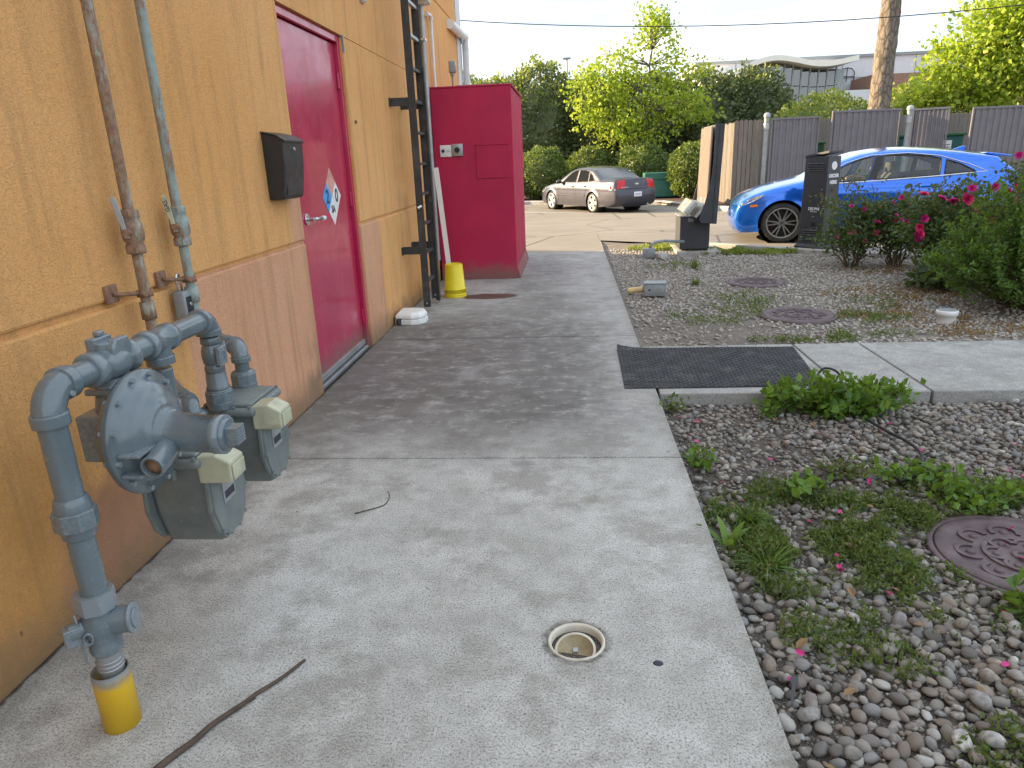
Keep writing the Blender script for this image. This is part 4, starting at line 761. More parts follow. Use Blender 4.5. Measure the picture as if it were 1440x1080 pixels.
# ------------------------------------------------------------------ things set in the ground
def manhole(x, y, r, label, z=-.02):
    t = thing('manhole_cover', label, 'manhole cover', (x, y, z), random.uniform(0, 6))
    mb = MB(); mb.lathe([(r, -.12), (r, .0), (r-.004, .004), (r-.022, .004), (r-.026, .0), (r-.026, -.02)], n=72); mb.build('ring', M['manhole'], t)
    q_ = r-.03
    mb = MB(); mb.lathe([(q_, -.03), (q_, .002), (q_-.004, .006), (q_*.8, .006), (q_*.79, -.001), (0.0, -.001)], n=72); lid = mb.build('lid', M['manhole'], t)
    mb = MB()
    def ringarc(r0, r1, a0, a1, h, n=18):
        V = []; F = []
        for k in range(n+1):
            a = a0+(a1-a0)*k/n; c_, s_ = math.cos(a), math.sin(a)
            V += [(r0*c_, r0*s_, -.002), (r0*c_, r0*s_, h), (r1*c_, r1*s_, h), (r1*c_, r1*s_, -.002)]
        for k in range(n):
            for j in range(3): F.append((4*k+j, 4*k+j+1, 4*k+4+j+1, 4*k+4+j))
        mb.add(V, F)
    def band(cx, cy, ra, rb_, h, a0, a1, n=16):
        V = []; F = []
        for k in range(n+1):
            a = a0+(a1-a0)*k/n; c_, s_ = math.cos(a), math.sin(a)
            V += [(cx+ra*c_, cy+ra*s_, -.002), (cx+ra*c_, cy+ra*s_, h), (cx+rb_*c_, cy+rb_*s_, h), (cx+rb_*c_, cy+rb_*s_, -.002)]
        for k in range(n):
            for j in range(3): F.append((4*k+j, 4*k+j+1, 4*k+4+j+1, 4*k+4+j))
        mb.add(V, F)
    hh = .0055
    for cnt, rr, ra, off in ((8, .60, .19, 0), (6, .30, .16, .5)):
        for k in range(cnt):
            a = 2*math.pi*(k+off)/cnt; hh += .00011; band(q_*rr*math.cos(a), q_*rr*math.sin(a), q_*ra*.72, q_*ra, hh, a-2.0, a+2.0)
            mb.lathe([(q_*ra*.3, -.002), (q_*ra*.28, .005), (0, .005)], (q_*rr*math.cos(a), q_*rr*math.sin(a), 0), n=14)
    ringarc(q_*.40, q_*.455, 0, 2*math.pi, .0048, 48)
    mb.lathe([(q_*.13, -.002), (q_*.13, .006), (q_*.06, .006), (q_*.06, -.002)], n=24)
    mb.build('relief', M['manhole'], lid); return t
manhole(*MANHOLES[0], 'large cast-iron manhole cover among the river pebbles, dusted with petals', -.076)
manhole(*MANHOLES[1], 'cast-iron manhole cover in dry gravel just past the concrete path', -.02)
manhole(*MANHOLES[2], 'half-buried manhole cover in the gravel near the rose bushes', -.028)
# cleanout pipe in the slab
t = thing('drain_cleanout', 'white plastic drain cleanout with tilted brass plug sunk in the walkway', 'drain', (.003, 1.985, 0))
mb = MB(); mb.lathe([(.0965, -.15), (.0965, .002), (.09, .004), (.085, -.002), (.083, -.15)], n=40); mb.build('pipe', M['pvc'], t)
mb = MB(); mb.lathe([(.0, -.012), (.066, -.012), (.068, -.004), (.066, .004), (.06, .004), (.058, -.001), (.0, -.002)], (0, 0, 0), n=36); pl = mb.build('plug', M['brass'], t); pl.location = (-.004, -.02, -.02); pl.rotation_euler = (R(14), R(-3), 0)
mb = MB(); mb.lathe([(.0605, .0045), (.069, .0045), (.069, -.012), (.067, -.012)], n=36); o = mb.build('plug_rim', M['pvc'], pl)
mb = MB(); mb.box((-.009, -.009, -.0015), (.009, .009, .004)); mb.build('plug_recess', M['galv'], pl, bevel=.002)
mb = MB(); mb.lathe([(0, -.08), (.09, -.08)], n=24); mb.build('sediment', M['mulch'], t)
# black spot of gum
mb = MB(); mb.lathe([(.0, .003), (.012, .0028), (.0165, .001), (.017, 0)], n=18); o = tag(mb.build('gum_spot', M['ink'], loc=(.262, 1.885, .0)), 'flattened black gum spot on the pale concrete near the drain', 'gum'); o.scale = (1, .8, 1)
# rubber mat
mt = thing('rubber_mat', 'black rubber anti-slip mat lying where the two walkways meet', 'mat', (0, 0, 0))
c00, c10, c11, c01 = Vector((.364, 4.67, 0)), Vector((1.70, 4.69, 0)), Vector((1.80, 5.70, 0)), Vector((.378, 5.74, 0))
def mp_(u, v): 
    p = c00.lerp(c10, u).lerp(c01.lerp(c11, u), v); p.z = .006+(.035*max(0, (v-.86)/.14)**2*max(0, (.18-u)/.18)**2)+.003*noise.noise(Vector((u*5, v*4, 0))); return p
n1, n2 = 30, 22; V = []; F = []
for i in range(n1+1):
    for j in range(n2+1): V.append(mp_(i/n1, j/n2))
for i in range(n1):
    for j in range(n2): F.append((i*(n2+1)+j, (i+1)*(n2+1)+j, (i+1)*(n2+1)+j+1, i*(n2+1)+j+1))
o = MB().add(V, F).build('sheet', M['rubber'], mt); md = o.modifiers.new('s', 'SOLIDIFY'); md.thickness = .007; md.offset = -1
mb = MB(); nu, nv = 46, 34
for i in range(nu):
    for j in range(nv):
        u0, v0 = (i+.5)/nu, (j+.5)/nv; horiz = (i+j) % 2 == 0; a, b = (.62/nu, .2/nv) if horiz else (.2/nu, .62/nv)
        q4 = [mp_(u0-a, v0-b*.2) if False else mp_(u0-a/1, v0-b/1), mp_(u0+a, v0-b), mp_(u0+a, v0+b), mp_(u0-a, v0+b)]; ctr = mp_(u0, v0)
        up = Vector((0, 0, .0055)); mb.add(q4+[p.lerp(ctr, .3)+up for p in q4], [(4, 5, 6, 7), (0, 1, 5, 4), (1, 2, 6, 5), (2, 3, 7, 6), (3, 0, 4, 7)])
mb.build('tread', M['rubber'], mt)
# twigs, hose, cables
def strand(name, pts, r, mat, label, cat, n=8, group=None):
    P = [Vector(p) for p in pts]; out = []
    for i in range(len(P)-1):
        p0, p1, p2, p3 = P[max(0, i-1)], P[i], P[i+1], P[min(len(P)-1, i+2)]
        for k in range(6):
            s = k/6; out.append(.5*((2*p1)+(-p0+p2)*s+(2*p0-5*p1+4*p2-p3)*s*s+(-p0+3*p1-3*p2+p3)*s**3))
    out.append(P[-1]); rs = [r*(1-.55*i/len(out)) for i in range(len(out))] if mat is M['twig'] else r
    return tag(MB().tube(out, rs, n).build(name, mat), label, cat, group)
strand('stick', [(-1.17, 1.35, .008), (-1.115, 1.46, .009), (-1.085, 1.505, .012), (-1.06, 1.575, .009), (-1.005, 1.655, .011), (-.985, 1.70, .008), (-.935, 1.765, .009), (-.89, 1.86, .005)], .0105, M['twig'], 'thin dead stick lying on the concrete near the yellow sleeve', 'stick')
strand('twig', [(-1.02, 2.86, .004), (-.95, 2.9, .006), (-.9, 2.95, .004), (-.895, 3.03, .005), (-.92, 3.09, .004)], .003, M['twig'], 'tiny curled twig on the concrete below the meters', 'twig', 6)
strand('drip_hose', [(1.62, 4.6, .0), (1.64, 4.66, .06), (1.7, 4.7, .12), (1.78, 4.66, .1), (1.8, 4.58, .0), (1.78, 4.4, -.02)], .008, M['wire'], 'black drip hose looping over the path edge behind the big weed', 'hose')
strand('drip_hose', [(1.78, 4.15, -.04), (1.8, 3.9, -.02), (1.84, 3.72, -.015), (1.83, 3.55, -.02), (1.72, 3.36, -.03), (1.6, 3.28, -.035)], .009, M['wire'], 'black hose snaking through the pebbles near the big weed', 'hose')
strand('cable', [(.95, 8.0, 0), (1.0, 7.5, .01), (.98, 7.0, .005), (1.03, 6.5, .01), (1.05, 6.2, .005), (1.12, 5.95, .01), (1.17, 5.78, .005), (1.18, 5.72, .01)], .0035, M['greybox'], 'thin grey cable trailing from the dirt to the rubber mat', 'cable', 6)
strand('cable', [(1.3, 7.1, -.01), (1.34, 6.7, .012), (1.24, 6.45, .01), (1.2, 6.2, .01), (1.26, 5.95, .008), (1.27, 5.8, .02), (1.28, 5.72, .01)], .0032, M['greybox'], 'thin wire curling over the dark dirt behind the mat', 'cable', 6)
t = thing('plastic_fork', 'black plastic cutlery piece lying beside the walkway edge', 'cutlery', (.665, 1.82, -.045), R(70)); mb = MB(); mb.prism([(-.06, -.004), (.03, -.006), (.05, -.012), (.075, -.01), (.08, 0), (.075, .01), (.05, .012), (.03, .006), (-.06, .004)], (0, 0, .003)); mb.build('handle', M['black_plastic'], t)

# white pvc stub in the gravel
t = thing('pvc_stub', 'short white plastic pipe stub with flat cap in the gravel by the bushes', 'pipe stub', (3.44, 6.62, -.04)); mb = MB(); mb.lathe([(.08, 0), (.08, .07), (.092, .075), (.092, .115), (.085, .122)], n=28); mb.build('pipe', M['white'], t); mb = MB(); mb.lathe([(.085, .121), (.07, .118), (0, .118)], n=28); mb.build('cap', M['greybox'], t)
# junction boxes and yellow conduit stub
t = thing('junction_box', 'grey metal junction box with a yellow pipe stub on the dirt', 'junction box', (.97, 8.25, -.03), R(-4)); mb = MB(); mb.rbox((-.12, -.09, 0), (.13, .09, .14), .006); mb.build('box', M['greybox'], t); mb = MB(); mb.rbox((-.125, -.095, .141), (.135, .095, .155), .004); mb.build('lid', M['greybox'], t); mb = MB(); mb.cyl((-.06, -.09, .075), (-.06, -.094, .075), .012, n=12); mb.build('knockout', M['ink'], t); mb = MB(); mb.cyl((-.12, 0, .07), (-.3, .02, .05), .035, n=16); mb.build('pipe_stub', simple('yellowed_pvc', (.55, .42, .2), .5, .2, 10), t)
t = thing('junction_box', 'grey junction box feeding conduit to the menu board', 'junction box', (1.24, 11.4, -.03)); mb = MB(); mb.rbox((-.09, -.07, 0), (.1, .07, .15), .006); mb.build('box', M['greybox'], t); mb = MB(); mb.tube([(.02, 0, .14), (.03, 0, .2), (.1, .02, .24), (.25, .08, .25), (.4, .15, .23), (.58, .22, .21)], .024, 12); mb.build('conduit', M['greybox'], t)
def rock(x, y, z, s, mat, label):
    V, F = pebble_shape(2, 33); mm = np.array(mat4((x, y, z), (.2, .1, .6), s)); V = V @ mm[:3, :3].T+mm[:3, 3]; tag(mesh_np('rock', V, F, mat), label, 'rock')
rock(1.44, 11.32, -.01, (.11, .09, .08), M['kerb'], 'pale broken rock beside the junction box')

# ------------------------------------------------------------------ menu board seen from its side
KX, KY = 2.02, 12.06
kb = thing('menu_board', 'dark drive-through menu board cabinet seen edge-on on a pedestal', 'menu board', (KX, KY, -.02), R(-1))
mb = MB(); mb.box((-.28, -.42, -.1), (.42, .62, .03)); mb.build('pad', M['kerb'], kb, bevel=.01)
mb = MB(); mb.box((-.2, -.25, .03), (.22, .2, .06)); mb.build('foot', M['trim'], kb)
mb = MB(); mb.box((-.24, -.3, .06), (.23, .3, .575)); ped = mb.build('pedestal', M['kiosk'], kb, bevel=.008)
mb = MB(); mb.box((-.26, -.31, .575), (.235, .31, .6)); mb.build('pedestal_top', M['kioskf'], kb, bevel=.004)
mb = MB(); mb.box((-.12, -.303, .5), (-.03, -.3005, .555)); mb.build('sticker', M['greybox'], ped)
side = [(.03, .5), (.275, .48), (.33, 1.955), (.195, 1.96), (.185, 1.4), (.165, 1.15), (.13, 1.0), (.06, .72), (.0, .56)]
for nm, yy in (('side_panel', -.62), ('side_panel', .6)):
    mb = MB(); mb.prism(side, (0, .02, 0), (0, yy, 0), (1, 0, 0), (0, 0, 1)); mb.build(nm, M['kiosk'], kb, bevel=.004)
mb = MB(); mb.prism([(.12, .52), (.27, .5), (.322, 1.945), (.21, 1.95), (.2, 1.3), (.16, 1.0)], (0, 1.18, 0), (0, -.59, 0), (1, 0, 0), (0, 0, 1)); mb.build('cabinet', M['kioskf'], kb)
mb = MB(); mb.prism([(.2, .5), (.212, .5), (.258, 1.93), (.246, 1.93)], (0, .004, 0), (0, -.6245, 0), (1, 0, 0), (0, 0, 1)); o = mb.build('seam', M['trim'], kb)
for k, (a, b) in enumerate((((-.16, .62), (-.02, .8)), ((-.03, .57), (.12, .76)))):
    mb = MB(); d_ = Vector((b[0]-a[0], b[1]-a[1])); nn = Vector((-d_.y, d_.x)).normalized()*.05; mb.prism([a, b, (b[0]+nn.x, b[1]+nn.y), (a[0]+nn.x, a[1]+nn.y)], (0, 1.1, 0), (0, -.58, 0), (1, 0, 0), (0, 0, 1)); mb.build('speaker_shelf', M['kioskf'], kb, bevel=.004)
for z0_, z1_, xx in ((.95, 1.93, .19), (.86, 1.93, .14)):
    mb = MB(); mb.box((.0, -.5, z0_), (.012, .58, z1_)); o = mb.build('menu_panel', simple('menu_panel_back', (.2, .15, .125), .4, .15, 5), kb); o.location = (xx-.02, 0, 0); o.rotation_euler = (0, R(1.5), 0)
# ------------------------------------------------------------------ order speaker post
op = thing('order_kiosk', 'slim charcoal speaker post marked order here beside the blue car', 'speaker post', (3.9, 11.68, -.03), R(-55))
wk_, dk_ = .40, .30; Hk = 1.50
mb = MB(); mb.box((-.33, -.28, -.08), (.38, .3, .03)); mb.build('pad', M['kerb'], op, bevel=.01)
mb = MB(); mb.prism([(-.25, -.2), (.25, -.2), (.25, .2), (-.25, .2)], (0, 0, .09), (0, 0, .03), ch=.04); mb.build('foot', M['kiosk'], op)
def tap(x, y, z): s = 1+.10*(1-z/Hk); return (x*s, y*s, z)
mb = MB(); V = []
for z in (.115, 1.44): V += [tap(-wk_/2, -dk_/2, z), tap(wk_/2, -dk_/2, z), tap(wk_/2, dk_/2, z), tap(-wk_/2, dk_/2, z)]
mb.add(V, [(0, 3, 2, 1), (4, 5, 6, 7), (0, 1, 5, 4), (1, 2, 6, 5), (2, 3, 7, 6), (3, 0, 4, 7)]); bd = mb.build('body', M['kiosk'], op, bevel=.008)
mb = MB(); mb.prism([(-wk_/2-.01, -.02), (wk_/2+.01, .04), (wk_/2+.01, .075), (-wk_/2-.01, .015)], (0, dk_+.02, 0), (0, -dk_/2-.01, 1.445), (1, 0, 0), (0, 0, 1)); mb.build('cap', M['kiosk'], op, bevel=.004)
for col_ in range(3):
    for k in range(4):
        mb = MB(); x_ = -.155+.105*col_; zz = 1.24+.035*k; mb.prism([(0, 0), (-.012, -.012), (-.012, -.016), (0, -.02)], (.09, 0, 0), (x_, -dk_/2*1.016-.0015, zz), (0, 1, 0), (0, 0, 1)); mb.build('louvre', M['kiosk'], op)
for k in range(5):
    mb = MB(); zz = .2+.035*k; yo = -dk_/2*(1+.10*(1-zz/Hk)); mb.prism([(0, 0), (-.012, -.012), (-.012, -.016), (0, -.02)], (.28, 0, 0), (-.14, yo-.001, zz), (0, 1, 0), (0, 0, 1)); mb.build('louvre', M['kiosk'], op)
mb = MB(); mb.cyl((.04, -.161, .43), (.04, -.173, .43), .03, n=16); mb.build('key_lock', M['trim'], op)
text('lettering', 'DELPHI', .062, M['lettering'], op, frame((.03, -.1658, .66), (1, 0, 0), (0, .012, .9999), (0, -1, .012)), bold=.0015)
mb = MB(); mb.box((-.03, -.1668, .615), (.09, -.165, .622)); mb.build('lettering_bar', M['lettering'], op)
fx_ = wk_/2
text('lettering', 'ORDER', .072, M['lettering'], op, frame((fx_*1.0205+.003, .0, 1.15), (0, 1, 0), (-.015, 0, .9999), (1, 0, .015)), bold=.003)
text('lettering', 'HERE', .072, M['lettering'], op, frame((fx_*1.026+.003, .0, 1.055), (0, 1, 0), (-.015, 0, .9999), (1, 0, .015)), bold=.003)
mb = MB(); mb.cyl((fx_*1.01, 0, 1.3), (fx_*1.01+.004, 0, 1.3), .062, n=26); mb.build('round_mark', M['lettering'], op)

# ------------------------------------------------------------------ cars
def pip(px, pz, poly):
    c = False; n = len(poly)
    for i in range(n):
        x1, z1 = poly[i]; x2, z2 = poly[(i+1) % n]
        if (z1 > pz) != (z2 > pz) and px < (x2-x1)*(pz-z1)/(z2-z1)+x1: c = not c
    return c
def crom(pts, k=5):
    o = []; P = [Vector(p) for p in pts]
    for i in range(len(P)-1):
        p0, p1, p2, p3 = P[max(0, i-1)], P[i], P[i+1], P[min(len(P)-1, i+2)]
        for j in range(k):
            s = j/k; o.append(.5*((2*p1)+(-p0+p2)*s+(2*p0-5*p1+4*p2-p3)*s*s+(-p0+3*p1-3*p2+p3)*s**3))
    return o+[P[-1]]
class Car:
    def __init__(s, root, segs, crowns, W, L, wheels, wr, belt, sill, lean, paint):
        s.root, s.L, s.W, s.belt, s.lean, s.sill, s.wheels, s.wr = root, L, W, belt, lean, sill, wheels, wr
        s.top = []; s.lab = []; s.cr = []
        for (name, pts), c in zip(segs, crowns):
            q = crom(pts, 5)
            if s.top: q = q[1:]
            for p in q: s.top.append(p); s.lab.append(name); s.cr.append(c)
        s.cr = list(np.convolve(np.pad(s.cr, 3, 'edge'), np.ones(7)/7, 'valid'))
        s.T = np.array([[p.x, p.y] for p in s.top]); s.paint = paint; s.r = .07
    def dist(s, x, z):
        a = s.T[:-1]; b = s.T[1:]; d = b-a; t = np.clip(((np.array([x, z])-a)*d).sum(1)/np.maximum(1e-9, (d*d).sum(1)), 0, 1); q = a+d*t[:, None]; return float(np.min(np.hypot(q[:, 0]-x, q[:, 1]-z)))
    def Y(s, x, z, fil=True):
        L, W = s.L, s.W; w = W/2
        if x < .8: w *= 1-.17*(1-x/.8)**2
        if x > L-.9: w *= 1-.12*((x-(L-.9))/.9)**2
        b = s.belt(x); zz = min(z, b); y = w*(1-.10*max(0, (.42-zz))/.3*.35-.055*max(0, (zz-.55)/.45)**2)
        y += .010*math.exp(-((zz-.80)/.035)**2)
        for wx in s.wheels:
            d = math.hypot(x-wx, z-s.wr); y += .018*math.exp(-((d-s.wr-.045)/.04)**2)
        if z > b: y -= (z-b)*s.lean+.012
        if fil:
            d = s.dist(x, z); rr = s.r
            if d < rr: y -= rr*.75*(1-math.sqrt(max(0, 1-((rr-d)/rr)**2)))
        return y
    def bottom(s):
        o = []; ra = s.wr+.05
        for wx in sorted(s.wheels, reverse=True):
            dz = s.sill-s.wr; a0 = math.asin(max(-1, dz/ra))
            for k in range(19):
                a = a0+(math.pi-2*a0)*k/18; o.append((wx+ra*math.cos(a), s.wr+ra*math.sin(a)))
        return o
    def sides(s, wins, arch=True):
        outl = [tuple(p) for p in s.top]; bt = s.bottom(); poly = outl+bt
        pts = []; edges = []
        def loop(lp):
            b = len(pts); pts.extend([Vector(p) for p in lp]); n = len(lp); edges.extend([(b+i, b+(i+1) % n) for i in range(n)])
        loop(poly); wl = []
        for nm, w in wins:
            q = [tuple(p) for p in crom(w+[w[0]], 3)][:-1] if False else w
            wl.append((nm, q)); loop(q)
        gx = np.arange(.03, s.L, .055); gzv = np.arange(.15, 1.5, .05)
        for x in gx:
            for z in gzv:
                if pip(x, z, poly): 
                    if s.dist(x, z) > .012: pts.append(Vector((x, z)))
        for i in range(1, len(s.top)-1):
            d = (s.top[i+1]-s.top[i-1]); n = Vector((d.y, -d.x))
            if n.length < 1e-6: continue
            n.normalize()
            for k in (.006, .018, .04):
                q = s.top[i]+n*k
                if pip(q.x, q.y, poly) and s.dist(q.x, q.y) > k*.8: pts.append(q)
        vv, ee, ff, *_ = delaunay_2d_cdt(pts, edges, [], 0, 1e-5)
        groups = {None: []}
        for nm, q in wl: groups[nm] = []
        for f in ff:
            cx = sum(vv[i].x for i in f)/len(f); cz = sum(vv[i].y for i in f)/len(f)
            if not pip(cx, cz, poly): continue
            key = None
            for nm, q in wl:
                if pip(cx, cz, q): key = nm; break
            groups[key].append(f)
        res = {}
        P3 = [(v.x, s.Y(v.x, v.y), v.y) for v in vv]
        for key, fs in groups.items():
            for sg in (-1, 1):
                used = {}; V = []; F = []
                for f in fs:
                    t = []
                    for i in f:
                        if i not in used: used[i] = len(V); V.append((P3[i][0], P3[i][1]*sg-(.004*sg if key else 0), P3[i][2]))
                        t.append(used[i])
                    F.append(tuple(t if sg < 0 else t[::-1]))
                res[(key, sg)] = (V, F)
        return res
    def strip_pt(s, i, v):
        p = s.top[i]; a = s.top[max(0, i-1)]; b = s.top[min(len(s.top)-1, i+1)]; d = (b-a).normalized(); n = Vector((-d.y, d.x))
        ye = s.Y(p.x, p.y); q = p+n*(s.cr[i]*(1-v*v)); return (q.x, ye*v, q.y)
    def strip(s, i0, i1, v0=-1, v1=1, nv=14, off=0):
        V = []; F = []
        for i in range(i0, i1+1):
            for k in range(nv+1):
                v = v0+(v1-v0)*k/nv; p = Vector(s.strip_pt(i, v))
                if off:
                    a = s.top[max(0, i-1)]; b = s.top[min(len(s.top)-1, i+1)]; d = (b-a).normalized(); p += Vector((-d.y, 0, d.x))*off
                V.append(p)
        m = nv+1
        for i in range(i1-i0):
            for k in range(nv): F.append((i*m+k, i*m+k+1, (i+1)*m+k+1, (i+1)*m+k))
        return V, F
    def idx(s, name): q = [i for i, n in enumerate(s.lab) if n == name]; return max(0, q[0]-1), q[-1]
    def sidepoly(s, poly, off, sg=-1):
        V = [(x, (s.Y(x, z)+off)*sg, z) for x, z in poly]; return V, [tuple(range(len(V))) if sg < 0 else tuple(range(len(V)))[::-1]]
    def seam(s, pts, sg, w=.004):
        mb = MB(); P = [Vector((x, (s.Y(x, z)+.0015)*sg, z)) for x, z in dense([tuple(p) for p in pts], .05)]; mb.tube(P, w, 4); return mb
def wheel(root, x, y, r, w, sg, rimmat, spokes, sty):
    t = MB(); o = (x, y, r); ax = (0, sg, 0)
    t.lathe([(r*.7, -w*.5), (r*.9, -w*.5), (r*.97, -w*.42), (r, -w*.3), (r, w*.3), (r*.97, w*.42), (r*.9, w*.5), (r*.75, w*.5), (r*.72, w*.42)], o, ax, 40); t.lathe([(0.01, -w*.45), (r*.67, -w*.45)], o, ax, 24)
    wl = t.build('wheel', M['tyre'], root)
    t = MB(); t.lathe([(r*.755, w*.47), (r*.765, w*.505), (r*.72, w*.505), (r*.69, w*.42), (r*.68, -.02)], o, ax, 40); t.lathe([(0, w*.34), (r*.13, w*.36), (r*.16, w*.28), (r*.16, .0)], o, ax, 20)
    ex = Vector((1, 0, 0)); ez = Vector((0, 0, 1)); oo = Vector(o)+Vector((0, sg*w*.2, 0))
    for k in range(spokes):
        if sty == 'split':
            for da in (-.17, .17):
                a = 2*math.pi*k/spokes+da; d = ex*math.cos(a)+ez*math.sin(a); p_ = ex*-math.sin(a)+ez*math.cos(a); q = Vector((0, 0, 0))
                t.prism([(.0, -.012), (r*.7, -.0075), (r*.7, .0075), (.0, .012)], (0, sg*w*.2, 0), oo+q, d, p_)
        else:
            a = 2*math.pi*k/spokes; d = ex*math.cos(a)+ez*math.sin(a); p_ = ex*-math.sin(a)+ez*math.cos(a)
            t.prism([(.0, -.05), (r*.4, -.045), (r*.7, -.075), (r*.7, .075), (r*.4, .045), (.0, .05)], (0, sg*w*.2, 0), oo, d, p_)
    t.build('rim', rimmat, wl); t = MB(); t.lathe([(0.0, -.01), (r*.67, -.01)], o, ax, 28); t.build('brake_disc', M['trim'], wl); return wl
def build_car(root, spec):
    c = Car(root, spec['segs'], spec['crowns'], spec['W'], spec['L'], spec['wheels'], spec['wr'], spec['belt'], spec['sill'], spec['lean'], spec['paint'])
    sd_ = c.sides(spec['wins']); body = MB()
    for sg in (-1, 1): V, F = sd_[(None, sg)]; body.add(V, F, True)
    glass = spec['glass']
    for nm, _ in spec['segs']:
        i0, i1 = c.idx(nm)
        if nm not in ('windscreen', 'rear_window'): V, F = c.strip(i0, i1); body.add(V, F, True)
    b = body.build('body', spec['paint'], root)
    bm = bmesh.new(); bm.from_mesh(b.data); bmesh.ops.remove_doubles(bm, verts=bm.verts, dist=.002); bmesh.ops.recalc_face_normals(bm, faces=bm.faces); bm.to_mesh(b.data); bm.free()
    for nm in ('windscreen', 'rear_window'):
        i0, i1 = c.idx(nm); V, F = c.strip(i0, i1, -.9, .9, 12); MB().add(V, F, True).build(nm, glass, root)
        for v0, v1 in ((-1, -.9), (.9, 1)): V, F = c.strip(i0, i1, v0, v1, 2); MB().add(V, F, True).build('pillar', spec['paint'], root)
    for nm, q in spec['wins']:
        for sg in (-1, 1):
            V, F = sd_[(nm, sg)]; MB().add(V, F, True).build('side_window', glass, root)
            mb = MB(); P = [Vector((x, (c.Y(x, z)+.001)*sg, z)) for x, z in dense([tuple(p) for p in q]+[tuple(q[0])], .06)]; mb.tube(P, .011, 5); mb.build('window_seal', M['trim'], root)
    # floor, wheel wells and cabin
    mb = MB(); mb.box((.25, -c.W/2+.12, c.sill+.02), (c.L-.25, c.W/2-.12, c.sill+.06)); mb.build('floor_pan', M['trim'], root)
    for wx in c.wheels:
        for sg in (-1, 1):
            mb = MB(); mb.lathe([(c.wr+.055, 0), (c.wr+.055, .3), (.02, .3)], (wx, sg*(c.W/2-.03), c.wr), (0, -sg, 0), 28); mb.build('wheel_well', M['trim'], root)
            wheel(root, wx, sg*(c.W/2-.11), c.wr, .215, sg, spec['rim'], spec['spokes'], spec['sty'])
    x0 = spec['cab'][0]; mb = MB(); mb.rbox((x0-.35, -c.W/2+.16, .55), (x0+.05, c.W/2-.16, .93), .05); mb.build('dashboard', M['trim'], root)
    for sx in (x0+.75, x0+1.65):
        for sy in (-.38, .38):
            mb = MB(); mb.rbox((sx-.3, sy-.25, .3), (sx+.25, sy+.25, .55), .05); mb.prism([(.14, .48), (.3, .48), (.46, 1.05), (.36, 1.08), (.26, .95)], (0, .46, 0), (sx, sy-.23, 0), (1, 0, 0), (0, 0, 1)); mb.rbox((sx+.33, sy-.13, 1.09), (sx+.45, sy+.13, 1.25), .04); mb.build('seat', M['interior'], root)
    mb = MB(); mb.lathe([(.165, -.012), (.185, 0), (.165, .012), (.15, 0)], (x0+.22, -.38, .86), (-.9, 0, .42), 24, close=True); mb.cyl((x0+.22, -.38, .86), (x0, -.38, .76), .03, n=10); mb.build('steering_wheel', M['trim'], root)
    return c
# --- blue hatchback in the drive lane
bc = thing('hatchback_car', 'bright blue five-door hatchback waiting in the drive lane', 'car', (2.89, 13.78, ROADZ+.004), R(-9)); bc.scale = (1.05, 1.05, 1.03); bc.location = (2.84, 13.83, ROADZ+.004)
belt = lambda x: .93+.062*(x-1.2)/2.4 if x > .2 else .87
wins = [('front', [(1.42, .965), (1.62, 1.10), (1.85, 1.225), (2.05, 1.305), (2.27, 1.35), (2.22, 1.15), (2.15, .985)]), ('rear', [(2.28, .99), (2.36, 1.2), (2.42, 1.355), (2.75, 1.36), (3.05, 1.325), (3.22, 1.285), (3.2, 1.04)]), ('quarter', [(3.27, 1.045), (3.29, 1.265), (3.5, 1.19), (3.66, 1.1), (3.7, 1.075)])]
spec = dict(segs=[('bumper', [(.30, .17), (.22, .24), (.18, .36), (.19, .5), (.23, .62)]), ('hood', [(.23, .62), (.33, .73), (.6, .85), (.95, .94), (1.2, .985)]), ('windscreen', [(1.2, .985), (1.5, 1.15), (1.8, 1.29), (2.05, 1.375)]), ('roof', [(2.05, 1.375), (2.4, 1.425), (2.8, 1.43), (3.3, 1.395), (3.75, 1.33), (4.02, 1.28)]), ('rear_window', [(4.02, 1.28), (4.2, 1.12), (4.36, .98)]), ('tail', [(4.36, .98), (4.45, .93), (4.5, .78), (4.52, .55), (4.5, .35), (4.42, .2)])],
    crowns=[.07, .05, .06, .05, .06, .09], W=1.8, L=4.52, wheels=[.93, 3.63], wr=.33, belt=belt, sill=.19, lean=.40, paint=M['bluepaint'], glass=M['glass'], wins=wins, rim=M['rimdark'], spokes=6, sty='split', cab=(1.45,))
cc = build_car(bc, spec)
